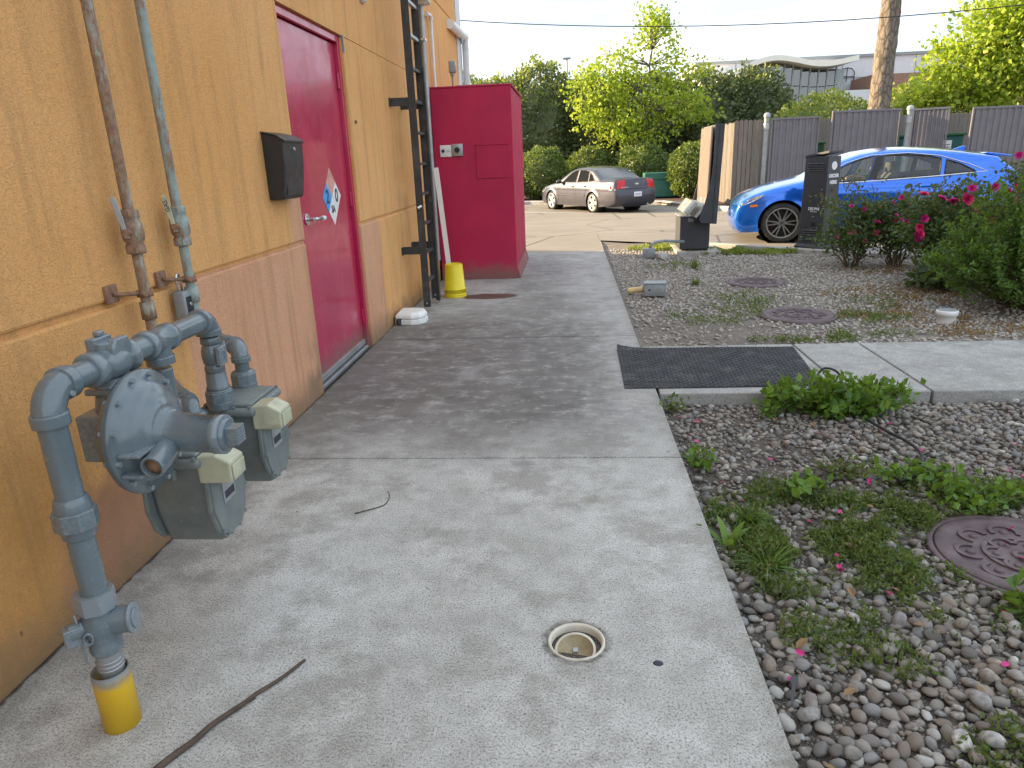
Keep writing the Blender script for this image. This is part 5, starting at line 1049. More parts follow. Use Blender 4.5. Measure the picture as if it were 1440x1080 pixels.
for sg in (-1, 1):
    for pts in ([(1.3, .3), (1.27, .7), (1.36, .93)], [(2.28, .3), (2.27, .8), (2.22, .97)], [(3.3, .75), (3.22, .6), (3.12, .35)], [(1.3, .3), (3.05, .3)]): cc.seam(pts, sg, .0035).build('door_seam', M['trim'], bc)
    for x_, z_ in ((2.05, .83), (3.02, .87)):
        mb = MB(); mb.tube([(x_-.1, (cc.Y(x_-.1, z_)+.002)*sg, z_), (x_-.07, (cc.Y(x_, z_)+.03)*sg, z_+.006), (x_+.07, (cc.Y(x_, z_)+.032)*sg, z_+.01), (x_+.1, (cc.Y(x_+.1, z_)+.002)*sg, z_+.008)], .013, 8); mb.build('door_handle', M['bluepaint'], bc)
    mb = MB(); mb.tube([(x_, (cc.Y(x_, z_)+.003)*sg, z_) for x_, z_ in dense([(1.35, .935), (2.2, .965), (3.2, 1.02), (3.68, 1.055)], .1)], .012, 6); mb.build('chrome_strip', M['chrome'], bc)
    mb = MB(); mb.tube([(x_, (cc.Y(x_, z_)+.003)*sg, z_) for x_, z_ in dense([(1.5, 1.07), (1.85, 1.26), (2.2, 1.365), (2.75, 1.385), (3.2, 1.325), (3.6, 1.19), (3.86, 1.07), (3.7, 1.06)], .1)], .008, 6); mb.build('chrome_strip', M['chrome'], bc)
    mb = MB(); mb.sphere((1.42, sg*1.0, 1.0), .1, 14, 8, (.7, 1.05, .72)); mb.cyl((1.45, sg*.86, .95), (1.44, sg*.96, .98), .03, n=8); mb.build('wing_mirror', M['bluepaint'], bc)
    V, F = cc.sidepoly([(.42, .60), (.53, .61), (.53, .645), (.41, .635)], .006, sg); MB().add(V, F).build('side_marker', M['amber'], bc)
    V, F = cc.sidepoly([(.27, .66), (.42, .745), (.62, .81), (.58, .76), (.4, .665), (.27, .62)], .008, sg); MB().add(V, F).build('headlight', M['chrome'], bc)
    V, F = cc.sidepoly([(2.165, .985), (2.235, 1.15), (2.285, 1.352), (2.41, 1.357), (2.35, 1.2), (2.27, .99)], .003, sg); MB().add(V, F).build('door_pillar', M['trim'], bc)
    V, F = cc.sidepoly([(4.2, .95), (4.46, .9), (4.48, .7), (4.4, .75), (4.3, .86)], .008, sg); MB().add(V, F).build('tail_light', M['redlens'], bc)
    mb = MB(); mb.tube([(x_, (cc.Y(x_, .22)+.012)*sg, .215) for x_ in np.linspace(1.36, 3.18, 12)], .03, 6); mb.build('sill_trim', M['bluepaint'], bc)
mb = MB(); mb.prism([(3.86, 1.335), (4.05, 1.285), (4.24, 1.272), (4.25, 1.29), (4.1, 1.32), (3.9, 1.35)], (0, 1.16, 0), (0, -.58, 0), (1, 0, 0), (0, 0, 1)); mb.build('spoiler', M['bluepaint'], bc, bevel=.008)
mb = MB(); mb.prism([(3.55, 1.40), (3.75, 1.375), (3.77, 1.45), (3.72, 1.455)], (0, .05, 0), (0, -.025, 0), (1, 0, 0), (0, 0, 1)); mb.build('antenna_fin', M['bluepaint'], bc, bevel=.012)
# --- charcoal sedan in the parking stall
sc_ = thing('sedan_car', 'dusty charcoal four-door sedan parked in front of the hedge', 'car', (-.43, 28.81, -.3+ROADZ+.004), R(-58.7))
belt2 = lambda x: .95+.05*(x-1.3)/2.6 if x > .3 else .9
wins2 = [('front', [(1.75, 1.0), (2.0, 1.18), (2.25, 1.33), (2.45, 1.39), (2.66, 1.415), (2.66, 1.005)]), ('rear', [(2.76, 1.01), (2.76, 1.418), (3.1, 1.41), (3.36, 1.36), (3.44, 1.03)]), ('quarter', [(3.5, 1.035), (3.44, 1.33), (3.62, 1.24), (3.86, 1.06)])]
spec2 = dict(segs=[('bumper', [(.1, .2), (.03, .3), (0, .42), (.02, .58), (.1, .7)]), ('hood', [(.1, .7), (.35, .8), (.9, .92), (1.35, .99)]), ('windscreen', [(1.35, .99), (1.75, 1.21), (2.15, 1.39)]), ('roof', [(2.15, 1.39), (2.5, 1.465), (2.9, 1.485), (3.3, 1.465), (3.6, 1.41)]), ('rear_window', [(3.6, 1.41), (3.95, 1.24), (4.25, 1.09)]), ('deck', [(4.25, 1.09), (4.5, 1.09), (4.78, 1.105), (4.95, 1.09)]), ('tail', [(4.95, 1.09), (5.01, .98), (5.03, .8), (5.08, .7), (5.09, .5), (5.05, .34), (4.95, .26)])],
    crowns=[.13, .05, .06, .05, .06, .03, .07], W=1.85, L=5.09, wheels=[1.0, 3.81], wr=.335, belt=belt2, sill=.2, lean=.38, paint=M['darkpaint'], glass=M['glassd'], wins=wins2, rim=M['rim'], spokes=5, sty='plain', cab=(1.6,))
c2 = build_car(sc_, spec2); i0, i1 = c2.idx('tail'); rows = i1-i0
def rowat(z): return min(range(i0, i1+1), key=lambda i: abs(c2.top[i].y-z))
for sg in (-1, 1):
    for pts in ([(1.55, .3), (1.5, .7), (1.7, .97)], [(2.7, .3), (2.71, .99)], [(3.42, .78), (3.33, .6), (3.22, .4)], [(1.5, .36), (3.3, .36)]): c2.seam(pts, sg, .004).build('door_seam', M['trim'], sc_)
    mb = MB(); mb.tube([(x_, (c2.Y(x_, .56)+.004)*sg, .56) for x_ in np.linspace(1.42, 3.36, 14)], .012, 6); mb.build('side_moulding', M['darkpaint'], sc_)
    for x_, z_ in ((2.5, .86), (3.3, .88)):
        mb = MB(); mb.tube([(x_-.1, (c2.Y(x_, z_)+.002)*sg, z_), (x_-.06, (c2.Y(x_, z_)+.03)*sg, z_), (x_+.06, (c2.Y(x_, z_)+.03)*sg, z_), (x_+.1, (c2.Y(x_, z_)+.002)*sg, z_)], .015, 8); mb.build('door_handle', M['darkpaint'], sc_)
    mb = MB(); mb.sphere((1.72, sg*1.01, 1.02), .1, 14, 8, (.7, 1.1, .75)); mb.cyl((1.74, sg*.86, .97), (1.73, sg*.98, 1.0), .03, n=8); mb.build('wing_mirror', M['darkpaint'], sc_)
    a, b = rowat(1.06), rowat(.80); V, F = c2.strip(min(a, b), max(a, b), .6*sg, 1.0*sg, 6, .008); MB().add(V, F, True).build('tail_light', M['redlens'], sc_)
    V, F = c2.sidepoly([(4.74, 1.02), (4.97, 1.045), (5.02, .8), (4.8, .8)], .01, sg); MB().add(V, F).build('tail_light', M['redlens'], sc_)
    V, F = c2.sidepoly([(4.76, .8), (5.02, .8), (5.03, .765), (4.77, .765)], .011, sg); MB().add(V, F).build('reverse_light', M['white'], sc_)
    V, F = c2.sidepoly([(.12, .62), (.18, .72), (.55, .83), (.6, .76), (.3, .62)], .01, sg); MB().add(V, F).build('headlight', M['chrome'], sc_)
a = rowat(.60); p = c2.strip_pt(a, 0); mb = MB(); mb.rbox((p[0]+.005, -.155, .54), (p[0]+.018, .155, .69), .003); lp = mb.build('licence_plate', M['plate'], sc_)
mb = MB()
for k in range(6): mb.box((p[0]+.0182, -.12+.042*k, .585), (p[0]+.0192, -.12+.042*k+.026, .645))
mb.build('plate_characters', simple('faded_blue_grey', (.25, .28, .38), .6, .2, 30, 0, 0), lp)
p = c2.strip_pt(rowat(.93), 0); mb = MB(); mb.prism([(-.09, -.012), (-.03, -.012), (-.03, -.03), (.03, -.03), (.03, -.012), (.09, -.012), (.075, .018), (.035, .018), (.035, .03), (-.035, .03), (-.035, .018), (-.075, .018)], (.012, 0, 0), (p[0]+.004, 0, .945), (0, 1, 0), (0, 0, 1)); mb.build('badge', M['chrome'], sc_)
mb = MB(); V, F = c2.strip(rowat(.78), rowat(.735), -.55, .55, 8, .006); mb.add(V, F, True); mb.build('bumper_line', M['trim'], sc_)
for k in range(6): mb = MB(); mb.box((p[0]+.0, -.62+.05*k, .835), (p[0]+.012, -.59+.05*k, .865)); mb.build('badge_letter', M['chrome'], sc_)
mb = MB(); mb.cyl((5.0, .45, .27), (5.12, .45, .27), .035, n=12); mb.build('exhaust', M['galv'], sc_)
mb = MB(); mb.prism([(3.45, 1.45), (3.58, 1.42), (3.6, 1.48)], (0, .04, 0), (0, -.02, 0), (1, 0, 0), (0, 0, 1)); mb.build('antenna', M['trim'], sc_)

# --- driver with an elbow on the sill
def person_mesh(name, joints, edges, mat, parent=None, sub=2):
    me = bpy.data.meshes.new(name); me.from_pydata([j[0] for j in joints], edges, []); o = bpy.data.objects.new(name, me); C.objects.link(o)
    sk = o.modifiers.new('skin', 'SKIN')
    if not me.skin_vertices: 
        bm = bmesh.new(); bm.from_mesh(me); bm.verts.layers.skin.verify(); bm.to_mesh(me); bm.free()
    for i, j in enumerate(joints): me.skin_vertices[0].data[i].radius = (j[1], j[2] if len(j) > 2 else j[1]); me.skin_vertices[0].data[i].use_root = (i == 0)
    sb = o.modifiers.new('sub', 'SUBSURF'); sb.levels = sub; sb.render_levels = sub
    dg = bpy.context.evaluated_depsgraph_get(); m2 = bpy.data.meshes.new_from_object(o.evaluated_get(dg)); bpy.data.objects.remove(o)
    for q in mat: m2.materials.append(q)
    r = bpy.data.objects.new(name, m2); C.objects.link(r); r.parent = parent
    for p in m2.polygons: p.use_smooth = True
    return r
DX, DY = 2.2, -.38
pr_ = thing('person', 'driver sitting in the blue hatchback with a bare forearm on the window sill', 'person', (5.06, 13.08, ROADZ+.43), R(-9))
J = [((0.1, 0, .06), .15, .17), ((.16, 0, .28), .13, .17), ((.21, 0, .48), .12, .19), ((.23, 0, .58), .06), ((.22, 0, .66), .055), ((.2, 0, .74), .085, .08), ((.2, 0, .82), .085, .08),
     ((.2, -.19, .5), .065), ((.03, -.34, .55), .055), ((-.13, -.41, .63), .055), ((-.24, -.37, .65), .048), ((-.34, -.28, .6), .036), ((-.39, -.2, .52), .03),
     ((.2, .19, .5), .065), ((.05, .25, .3), .05), ((-.2, .14, .36), .038), ((-.3, .1, .4), .03),
     ((-.1, -.1, .06), .09), ((-.38, -.12, .12), .07), ((-.6, -.12, -.2), .05), ((-.1, .1, .06), .09), ((-.38, .12, .12), .07), ((-.6, .12, -.2), .05)]
E_ = [(0, 1), (1, 2), (2, 3), (3, 4), (4, 5), (5, 6), (2, 7), (7, 8), (8, 9), (9, 10), (10, 11), (11, 12), (2, 13), (13, 14), (14, 15), (15, 16), (0, 17), (17, 18), (18, 19), (0, 20), (20, 21), (21, 22)]
bo = person_mesh('body', J, E_, [M['shirt'], M['skin'], M['hair']], pr_)
for p in bo.data.polygons:
    c_ = p.center
    p.material_index = 1 if (c_.z > .6 or (c_.y < -.25 and c_.x < .1) or (c_.x < -.1 and c_.z > .28)) else 0
    if c_.z > .8 or (c_.z > .7 and c_.x > .24): p.material_index = 2
for sg in (-1, 1):
    mb = MB(); mb.sphere((.118, sg*.032, .77), .012, 8, 6); mb.build('eye', M['white'], pr_)
    mb = MB(); mb.sphere((.2, sg*.082, .75), .025, 8, 6, (.7, .4, 1)); mb.build('ear', M['skin'], pr_)
mb = MB(); mb.sphere((.108, 0, .745), .016, 8, 6, (1.2, .8, 1.4)); mb.build('nose', M['skin'], pr_)
mb = MB(); mb.sphere((.118, 0, .705), .02, 8, 6, (.5, 1.3, .4)); mb.build('mouth', M['skin'], pr_)
for k in range(5):
    mb = MB(); a = -.03+.013*k; L_ = (.05, .07, .075, .07, .055)[k]; b0 = Vector((-.40, -.2+a, .515)); mb.tube([b0, b0+Vector((-L_*.5, .01, -.008)), b0+Vector((-L_*.85, .02, -.03))], [.01, .0095, .007], 8); mb.build('finger', M['skin'], pr_)

# ------------------------------------------------------------------ fences and enclosure beyond the lane
FZ = ROADZ-.28
wf = thing('wooden_fence', 'weathered grey picket fence corner with dog-eared boards', 'fence', (0, 0, 0))
def picket(x, y, w, d, h, mt=None):
    """board w wide along unit vector d, rooted at x,y"""
    ex = Vector((d[0], d[1], 0)); n = Vector((-d[1], d[0], 0))
    mb = MB(); j = random.uniform(-.02, .02); mb.prism([(0.007, 0), (w-.007, 0), (w-.007, h-.05+j), (w*.7, h+j), (w*.3, h+j), (0.007, h-.05+j)], n*.018, (x+n.x*random.uniform(-.012, .012), y+n.y*random.uniform(-.012, .012), FZ+.12+random.uniform(-.01, .01)), ex, (0, 0, 1)); return mb.build('picket', M['fence'], wf)
HP = 2.66
for k in range(6): picket(5.42+k*.143, 25.0-k*.01, .143, (.9976, -.07), HP)
for k in range(15): picket(5.42-.0, 25.02+.145*k, .143, (-.055, .9985), HP-.05)
for z in (.3, 1.4, 2.4): mb = MB(); mb.box((5.43, 25.03, FZ+z), (6.25, 25.07, FZ+z+.09)); mb.box((5.46, 25.07, FZ+z), (5.5, 27.1, FZ+z+.09)); mb.build('rail', M['fence'], wf)
mb = MB(); mb.box((5.5, 25.08, FZ), (5.59, 25.17, FZ+2.5)); mb.build('post', M['fence'], wf)
def steel_post(x, y, h, label):
    t = thing('steel_post', label, 'post', (x, y, FZ)); mb = MB(); mb.cyl((0, 0, 0), (0, 0, h), .08, n=20); mb.build('tube', M['greybox'], t); mb = MB(); mb.sphere((0, 0, h), .105, 18, 10, (1, 1, .8)); mb.cyl((0, 0, h-.06), (0, 0, h), .105, n=20); mb.build('cap', M['galv'], t)
    for z in (.5, h-.45): MB().cyl((0, 0, z), (0, 0, z+.2), .1, n=20).build('hinge_band', M['galv'], t)
    return t
steel_post(6.40, 24.85, 2.9, 'galvanised gate post between picket fence and corrugated gate')
steel_post(10.75, 24.65, 2.92, 'galvanised gate post between two corrugated panels')
def corr_panel(xa, ya, xb, yb, h, label, pitch=.2):
    d = Vector((xb-xa, yb-ya, 0)); L_ = d.length; d.normalize(); n = Vector((d.y, -d.x, 0))
    t = thing('corrugated_panel', label, 'fence panel', (xa, ya, FZ)); V = []; F = []; k = 0; x = .04; pts = []
    while x < L_-.04:
        for dx_, dy_ in ((0, 0), (pitch*.2, .0), (pitch*.32, .035), (pitch*.62, .035), (pitch*.74, 0)): pts.append((min(x+dx_, L_-.04), dy_))
        x += pitch
    for px_, o_ in pts: V += [d*px_+n*o_+Vector((0, 0, .08)), d*px_+n*o_+Vector((0, 0, h-.03))]
    F = [(2*i, 2*i+2, 2*i+3, 2*i+1) for i in range(len(pts)-1)]
    o = MB().add(V, F).build('sheet', M['corr'], t); md = o.modifiers.new('s', 'SOLIDIFY'); md.thickness = .003
    mb = MB(); 
    for z0, z1 in ((.04, .1), (h-.06, h)): mb.prism([(0, z0), (L_, z0), (L_, z1), (0, z1)], n*.062, -n*.012, d, (0, 0, 1))
    for x0, x1 in ((0, .05), (L_-.05, L_)): mb.prism([(x0, .1), (x1, .1), (x1, h-.06), (x0, h-.06)], n*.055, -n*.01, d, (0, 0, 1))
    mb.build('frame', M['corr'], t, bevel=.004); return t
corr_panel(6.52, 24.8, 8.05, 24.8, 2.80, 'grey corrugated metal gate next to the picket fence')
corr_panel(8.35, 24.6, 10.6, 24.9, 2.93, 'grey corrugated metal gate leaf behind the order post')
corr_panel(10.95, 24.9, 11.9, 24.5, 2.9, 'narrow grey corrugated panel swung back beside the dumpster', .12)
corr_panel(12.25, 23.9, 15.2, 24.2, 2.83, 'wide grey corrugated panel right of the teal dumpster')
# far picket fence behind the enclosure
ff = thing('wooden_fence', 'weathered board fence closing the back of the dumpster yard', 'fence', (0, 0, 0))
for k in range(56):
    x = 7.0+.15*k; mb = MB(); h = 2.75+random.uniform(-.02, .02); mb.prism([(.003, 0), (.146, 0), (.146, h-.04), (.1, h), (.045, h-.0), (.003, h-.04)], (0, .018, 0), (x, 28.5, FZ+.1), (1, 0, 0), (0, 0, 1)); mb.build('picket', M['fence'], ff)
mb = MB(); mb.box((7, 28.52, FZ+2.3), (15.4, 28.56, FZ+2.39)); mb.build('rail', M['fence'], ff)
# teal dumpster with notices
dm = thing('dumpster', 'teal dumpster with white notices showing between fence panels', 'dumpster', (11.0, 26.3, FZ))
mb = MB(); mb.prism([(-.2, .1), (2.2, .1), (2.35, 2.05), (-.35, 2.05)], (0, 1.4, 0), (0, 0, 0), (1, 0, 0), (0, 0, 1)); mb.build('bin', M['teal'], dm, bevel=.02)
mb = MB(); mb.box((-.4, -.06, 2.05), (2.4, 1.45, 2.13)); mb.build('lid', M['dgreen'], dm, bevel=.01)
for (x, z, w, h) in ((.78, 1.72, .55, .2), (1.6, 1.62, .36, .28)):
    mb = MB(); mb.box((x, -.012, z), (x+w, -.001, z+h)); s_ = mb.build('notice', M['white'], dm); mb = MB()
    for k in range(3): mb.box((x+.04, -.0135, z+.035+.05*k), (x+w-.05-.06*(k % 2), -.0125, z+.055+.05*k))
    mb.build('notice_print', M['ink'], s_)
# green bottle-shaped tank seen in the gap
t = thing('green_canister', 'dark green canister standing in the gap between corrugated gates', 'canister', (8.2, 25.7, FZ)); mb = MB(); mb.box((-.28, -.28, 0), (.28, .28, 1.95)); mb.build('body', M['dgreen'], t, bevel=.03); mb = MB(); mb.box((-.31, -.31, 1.95), (.31, .31, 2.02)); mb.build('lid', M['dgreen'], t, bevel=.02); mb = MB(); mb.tube([(-.12, 0, 2.02), (-.12, 0, 2.3), (.12, 0, 2.3), (.12, 0, 2.02)], .02, 8); mb.build('handle', M['galv'], t)
# green utility cabinet behind the sedan
t = thing('utility_cabinet', 'low green utility cabinet behind the sedan among the shrubs', 'utility box', (3.85, 30.9, FZ+.12)); mb = MB(); mb.box((-.75, -.4, 0), (.75, .4, .92)); mb.build('body', M['green'], t, bevel=.03); mb = MB(); mb.box((-.77, -.43, .7), (.77, .43, .98)); mb.build('lid', M['green'], t, bevel=.03)
# ------------------------------------------------------------------ far office building
fb = thing('office_building', 'modern white and glass office building with wavy roof canopy', 'building', (0, 0, .15)); BY = 82
mb = MB(); mb.box((14.5, BY+6, -1), (62, BY+20, 10.7)); mb.build('wall', M['panel'], fb)
mb = MB(); mb.box((14.3, BY+5.8, 10.7), (62.2, BY+20, 11.0)); mb.build('parapet', M['greybox'], fb)
for k in range(12):
    mb = MB(); mb.box((14.9+k*3.9, BY+5.94, 3.2), (14.9+k*3.9+.06, BY+5.999, 10.7)); mb.build('panel_joint', M['greybox'], fb)
mb = MB(); mb.box((14.6, BY+5.93, 8.6), (62, BY+5.99, 8.68)); mb.build('panel_joint', M['greybox'], fb)
cv = [(15.0, 7.5), (16.0, 8.5), (17.7, 9.5), (19.5, 10.2), (21.2, 10.45), (23, 10.2), (25, 9.75), (26.8, 9.7), (29.3, 10.1)]
cvs = crom(cv, 5); pts = [(p.x, p.y) for p in cvs]+[(p.x, p.y-.45) for p in reversed(cvs)]
V = [(p.x, BY-2, p.y) for p in cvs]+[(p.x, BY-2, p.y-.5) for p in cvs]+[(p.x, BY+6, p.y) for p in cvs]+[(p.x, BY+6, p.y-.5) for p in cvs]; n = len(cvs); F = []
for i in range(n-1): F += [(i, i+1, n+i+1, n+i), (i, 2*n+i, 2*n+i+1, i+1), (n+i, n+i+1, 3*n+i+1, 3*n+i)]
MB().add(V, F, False).build('canopy', M['canopy'], fb)
def canz(x): return float(np.interp(x, [p.x for p in cvs], [p.y for p in cvs]))
NB = 13; gx0, gx1 = 17.2, 28.6
for k in range(NB):
    xa = gx0+(gx1-gx0)*k/NB; xb = gx0+(gx1-gx0)*(k+1)/NB
    for z0, z1 in ((6.0, canz((xa+xb)/2)-.9), (2.6, 5.6)):
        zm = (z0+z1)/2
        for q0, q1 in ((z0, zm-.04), (zm+.04, z1)):
            mb = MB(); mb.box((xa+.05, BY-.3, q0), (xb-.05, BY-.26, q1)); mb.build('pane', M['windscreen'], fb)
    mb = MB(); mb.box((xa-.06, BY-.42, 2.4), (xa+.06, BY-.2, canz(xa)-.5)); mb.build('mullion', M['greybox'], fb)
mb = MB(); mb.box((gx0-.1, BY-.45, 5.6), (gx1, BY-.1, 6.0)); mb.build('floor_band', M['greybox'], fb); mb = MB(); mb.box((gx0, BY+1.5, 0), (gx1, BY+1.7, 9.2)); mb.build('interior_wall', M['interior'], fb)
V = []; F = []
for k in range(13):
    x = 14.6+(17.1-14.6)*k/12; V += [(x, BY-.3+2.5*((17.1-x)/2.5)**2, 3), (x, BY-.3+2.5*((17.1-x)/2.5)**2, canz(x)-.5)]
MB().add(V, [(2*k, 2*k+2, 2*k+3, 2*k+1) for k in range(12)]).build('curved_wall', M['panel'], fb)
mb = MB(); mb.box((gx1+.1, BY-.4, 2), (31.3, BY+6, 6.9)); mb.build('entrance_block', M['panel'], fb)
mb = MB(); mb.box((31.4, BY-.5, 1), (48, BY+5.5, 8.3)); mb.build('brick_wing', M['brick'], fb)
for k in range(5):
    mb = MB(); mb.box((34.2+k*1.25, BY-.56, 4.3), (35.3+k*1.25, BY-.51, 7.2)); mb.build('window', M['windscreen'], fb)
mb = MB(); mb.tube([(30.2, BY+5.8, 8.2), (30.2, BY+5.8, 9.2), (30.5, BY+5.8, 9.55), (31.0, BY+5.8, 9.65), (31.5, BY+5.8, 9.55), (31.8, BY+5.8, 9.2), (31.8, BY+5.8, 8.2)], .05, 6); mb.box((30.2, BY+5.75, 8.7), (31.8, BY+5.8, 8.78)); mb.box((30.95, BY+5.75, 8.2), (31.03, BY+5.8, 9.6)); mb.build('wall_emblem', M['trim'], fb)
# lamp post and overhead wire
t = thing('light_pole', 'thin grey parking lot light pole beyond the bright tree', 'light pole', (-.1, 60, -.4)); mb = MB(); mb.cyl((0, 0, 0), (0, 0, 9.2), .09, .06, 10); mb.build('pole', M['greybox'], t); mb = MB(); mb.box((-.3, -.2, 9.2), (.3, .2, 9.32)); mb.build('lamp_head', M['greybox'], t)
tag(MB().tube([(-26+58*k/40, 31-9*k/40, 5.35+16*(k/40-.63)**2) for k in range(41)], .016, 6).build('overhead_wire', M['wire']), 'single black overhead wire crossing the sky', 'wire')

# ------------------------------------------------------------------ foliage
def leaf_mesh(P, size, normal=None, elong=1.7, tilt=.9, rg=rng, droop=.0):
    n = len(P); d = rg.normal(size=(n, 3)); 
    if normal is not None: d = d*tilt+normal
    d[:, 2] -= droop; d /= np.linalg.norm(d, axis=1)[:, None]+1e-9
    a = rg.normal(size=(n, 3)); s = np.cross(d, a); s /= np.linalg.norm(s, axis=1)[:, None]+1e-9; nn = np.cross(s, d)
    L = (size*rg.uniform(.65, 1.35, n))[:, None]; w = L/elong/2; 
    v0 = P; v1 = P+d*L*.45+s*w+nn*L*.08; v2 = P+d*L; v3 = P+d*L*.45-s*w+nn*L*.08
    V = np.stack([v0, v1, v2, v3], 1).reshape(-1, 3); F = np.arange(4*n).reshape(n, 4); return V, F
def blob_points(c, r, n, rg=rng, shell=.62, lump=.28, seed=0, fz=2.2):
    d = rg.normal(size=(n, 3)); d /= np.linalg.norm(d, axis=1)[:, None]
    lm = np.array([noise.noise(Vector(x)*fz+Vector((seed*7.3, seed*1.7, 0)))*.65+noise.noise(Vector(x)*fz*2.6+Vector((seed, 5, seed)))*.35 for x in d])
    rad = (1+lump*lm)*(shell+(1-shell)*rg.random(n)**.6); return np.array(c)+d*np.array(r)*rad[:, None], d
def core_mesh(mbv, c, r, seed, sub=3, lump=.28, k=.66):
    V, F = ico(sub); lm = np.array([noise.noise(Vector(x)*2.2+Vector((seed*7.3, seed*1.7, 0)))*.65 for x in V]); return np.array(c)+V*np.array(r)*(k*(1+lump*lm))[:, None], F
def make_foliage(name, P, nrm, size, mat, parent, **kw):
    V, F = leaf_mesh(P, size, nrm, **kw); return mesh_np(name, V, F, mat, parent)
def limb(mb, a, b, r0, r1, wob=.12, n=6, sides=7):
    a = Vector(a); b = Vector(b); L = (b-a).length; pts = []; rs = []
    for i in range(n+1):
        t = i/n; p = a.lerp(b, t); w = wob*L*math.sin(math.pi*t)*.35
        p += Vector((random.uniform(-w, w), random.uniform(-w, w), random.uniform(-w, w)*.4)); pts.append(p); rs.append(r0+(r1-r0)*t)
    mb.tube(pts, rs, sides, False); return pts
def tree(name, label, loc, trunks, blobs, nclus, per, leaf, mat, bark, group=None, crad=.34, shell=.3, droop=.15):
    t = thing(name, label, 'tree', loc, group=group); mb = MB(); nodes = []
    for (bx, by), (tx, ty_, tz), r in trunks: nodes += limb(mb, (bx, by, 0), (tx, ty_, tz), r, r*.35, .1, 9, 9)[2:]
    mb.build('trunk', bark, t); br = MB(); PP = []; NN = []
    w = np.array([b[1][0]*b[1][1]*b[1][2] for b in blobs]); w = w/w.sum()
    for bi, ((c, r), k) in enumerate(zip(blobs, rng.multinomial(nclus, w))):
        cs, dn = blob_points(c, r, k, shell=shell, lump=.3, seed=bi+len(label))
        for p, d in zip(cs, dn):
            q = min(nodes, key=lambda v: (v-Vector(p)).length_squared+max(0, v.z-p[2]+.3)*2)
            if random.random() < .6: limb(br, q, p, .03, .006, .25, 4, 5)
            m_ = max(3, int(rng.poisson(per))); PP.append(p+rng.normal(size=(m_, 3))*crad*np.array([1, 1, .75])); NN.append(np.tile(d*.5, (m_, 1)))
    br.build('branches', bark, t); P = np.concatenate(PP); N_ = np.concatenate(NN); make_foliage('crown', P, N_, leaf, mat, t, elong=1.35, droop=droop); return t
# the bright green young tree
TX, TY = 3.0, 34.6
tree('young_tree', 'bright yellow-green young tree with several pale trunks behind the sedan', (TX, TY, FZ+.1), [((-.12, 0), (-.9, .1, 3.6), .09), ((.12, .1), (.3, 0, 4.4), .085), ((.34, -.05), (.75, .2, 6.2), .1)],
     [((-1.7, 0, 4.6), (1.25, 1.2, 1.1)), ((-.7, .2, 5.6), (1.1, 1.1, .85)), ((.85, .2, 6.6), (1.05, 1.1, 1.35)), ((2.0, .1, 5.3), (.9, 1.0, .8)), ((2.95, .1, 5.35), (.45, .5, .35)), ((-1.0, -.2, 3.5), (1.7, 1.2, .8)), ((1.6, 0, 3.7), (1.6, 1.2, .8)), ((2.9, .2, 3.7), (.9, .9, .6)), ((.1, .1, 4.7), (1.4, 1.2, .9)), ((-.6, -.5, 2.6), (1.2, .7, .5)), ((1.0, -.4, 2.7), (.7, .6, .45)), ((-2.6, 0, 5.1), (.6, .6, .5)), ((.7, 0, 7.55), (.55, .5, .5))], 285, 26, .165, M['leaf_bright'], M['barkg'], crad=.27, shell=.45)
# evergreen hedge trees
HD = [(-4.4, 39.5, 2.7, 2.6, 5.5), (-1.5, 38.6, 2.6, 2.2, 5.75), (1.3, 39.0, 2.7, 2.2, 5.2), (4.1, 38.5, 2.6, 2.2, 5.1), (6.8, 38.2, 2.5, 2.0, 5.1), (9.2, 38.8, 2.1, 2.0, 5.2)]
hl = ['dark evergreen at the red cabinet end of the hedge', 'dark evergreen with pale sunlit top next to the red cabinet', 'dark glossy evergreen directly behind the sedan', 'dark evergreen behind the trunks of the bright young tree', 'dark evergreen between the young tree and the wooden fence', 'dark evergreen standing in front of the glass office building']
for k, (x, y, rx, ry, top) in enumerate(HD):
    t = thing('hedge_tree', hl[k], 'tree', (x, y, FZ+.1), group='dark evergreens beyond the lot'); H_ = top-FZ
    mb = MB()
    for q in range(4): limb(mb, (random.uniform(-.3, .3), random.uniform(-.3, .3), 0), (random.uniform(-1, 1), random.uniform(-.6, .6), H_*.7), .1, .03)
    mb.build('trunk', M['barkg'], t)
    P1, d1 = blob_points((0, 0, H_*.5), (rx, ry, H_*.52), 9500, seed=k+3, shell=.72, lump=.34, fz=2.6); CV, CF = core_mesh(None, (0, 0, H_*.5), (rx, ry, H_*.52), k+3, 3, .34, .7)
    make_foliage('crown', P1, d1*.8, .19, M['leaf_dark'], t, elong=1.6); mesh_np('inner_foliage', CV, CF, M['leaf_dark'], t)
    # paler leaves on top, sunlight put into the leaf colour
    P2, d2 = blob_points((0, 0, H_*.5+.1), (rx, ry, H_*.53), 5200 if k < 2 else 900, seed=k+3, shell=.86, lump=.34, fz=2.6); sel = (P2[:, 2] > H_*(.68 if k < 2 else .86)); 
    if sel.sum() > 5: make_foliage('sunlit_top_leaves', P2[sel], d2[sel], .17, M['leaf_olive'], t, elong=1.6)['kind'] = 'stuff'
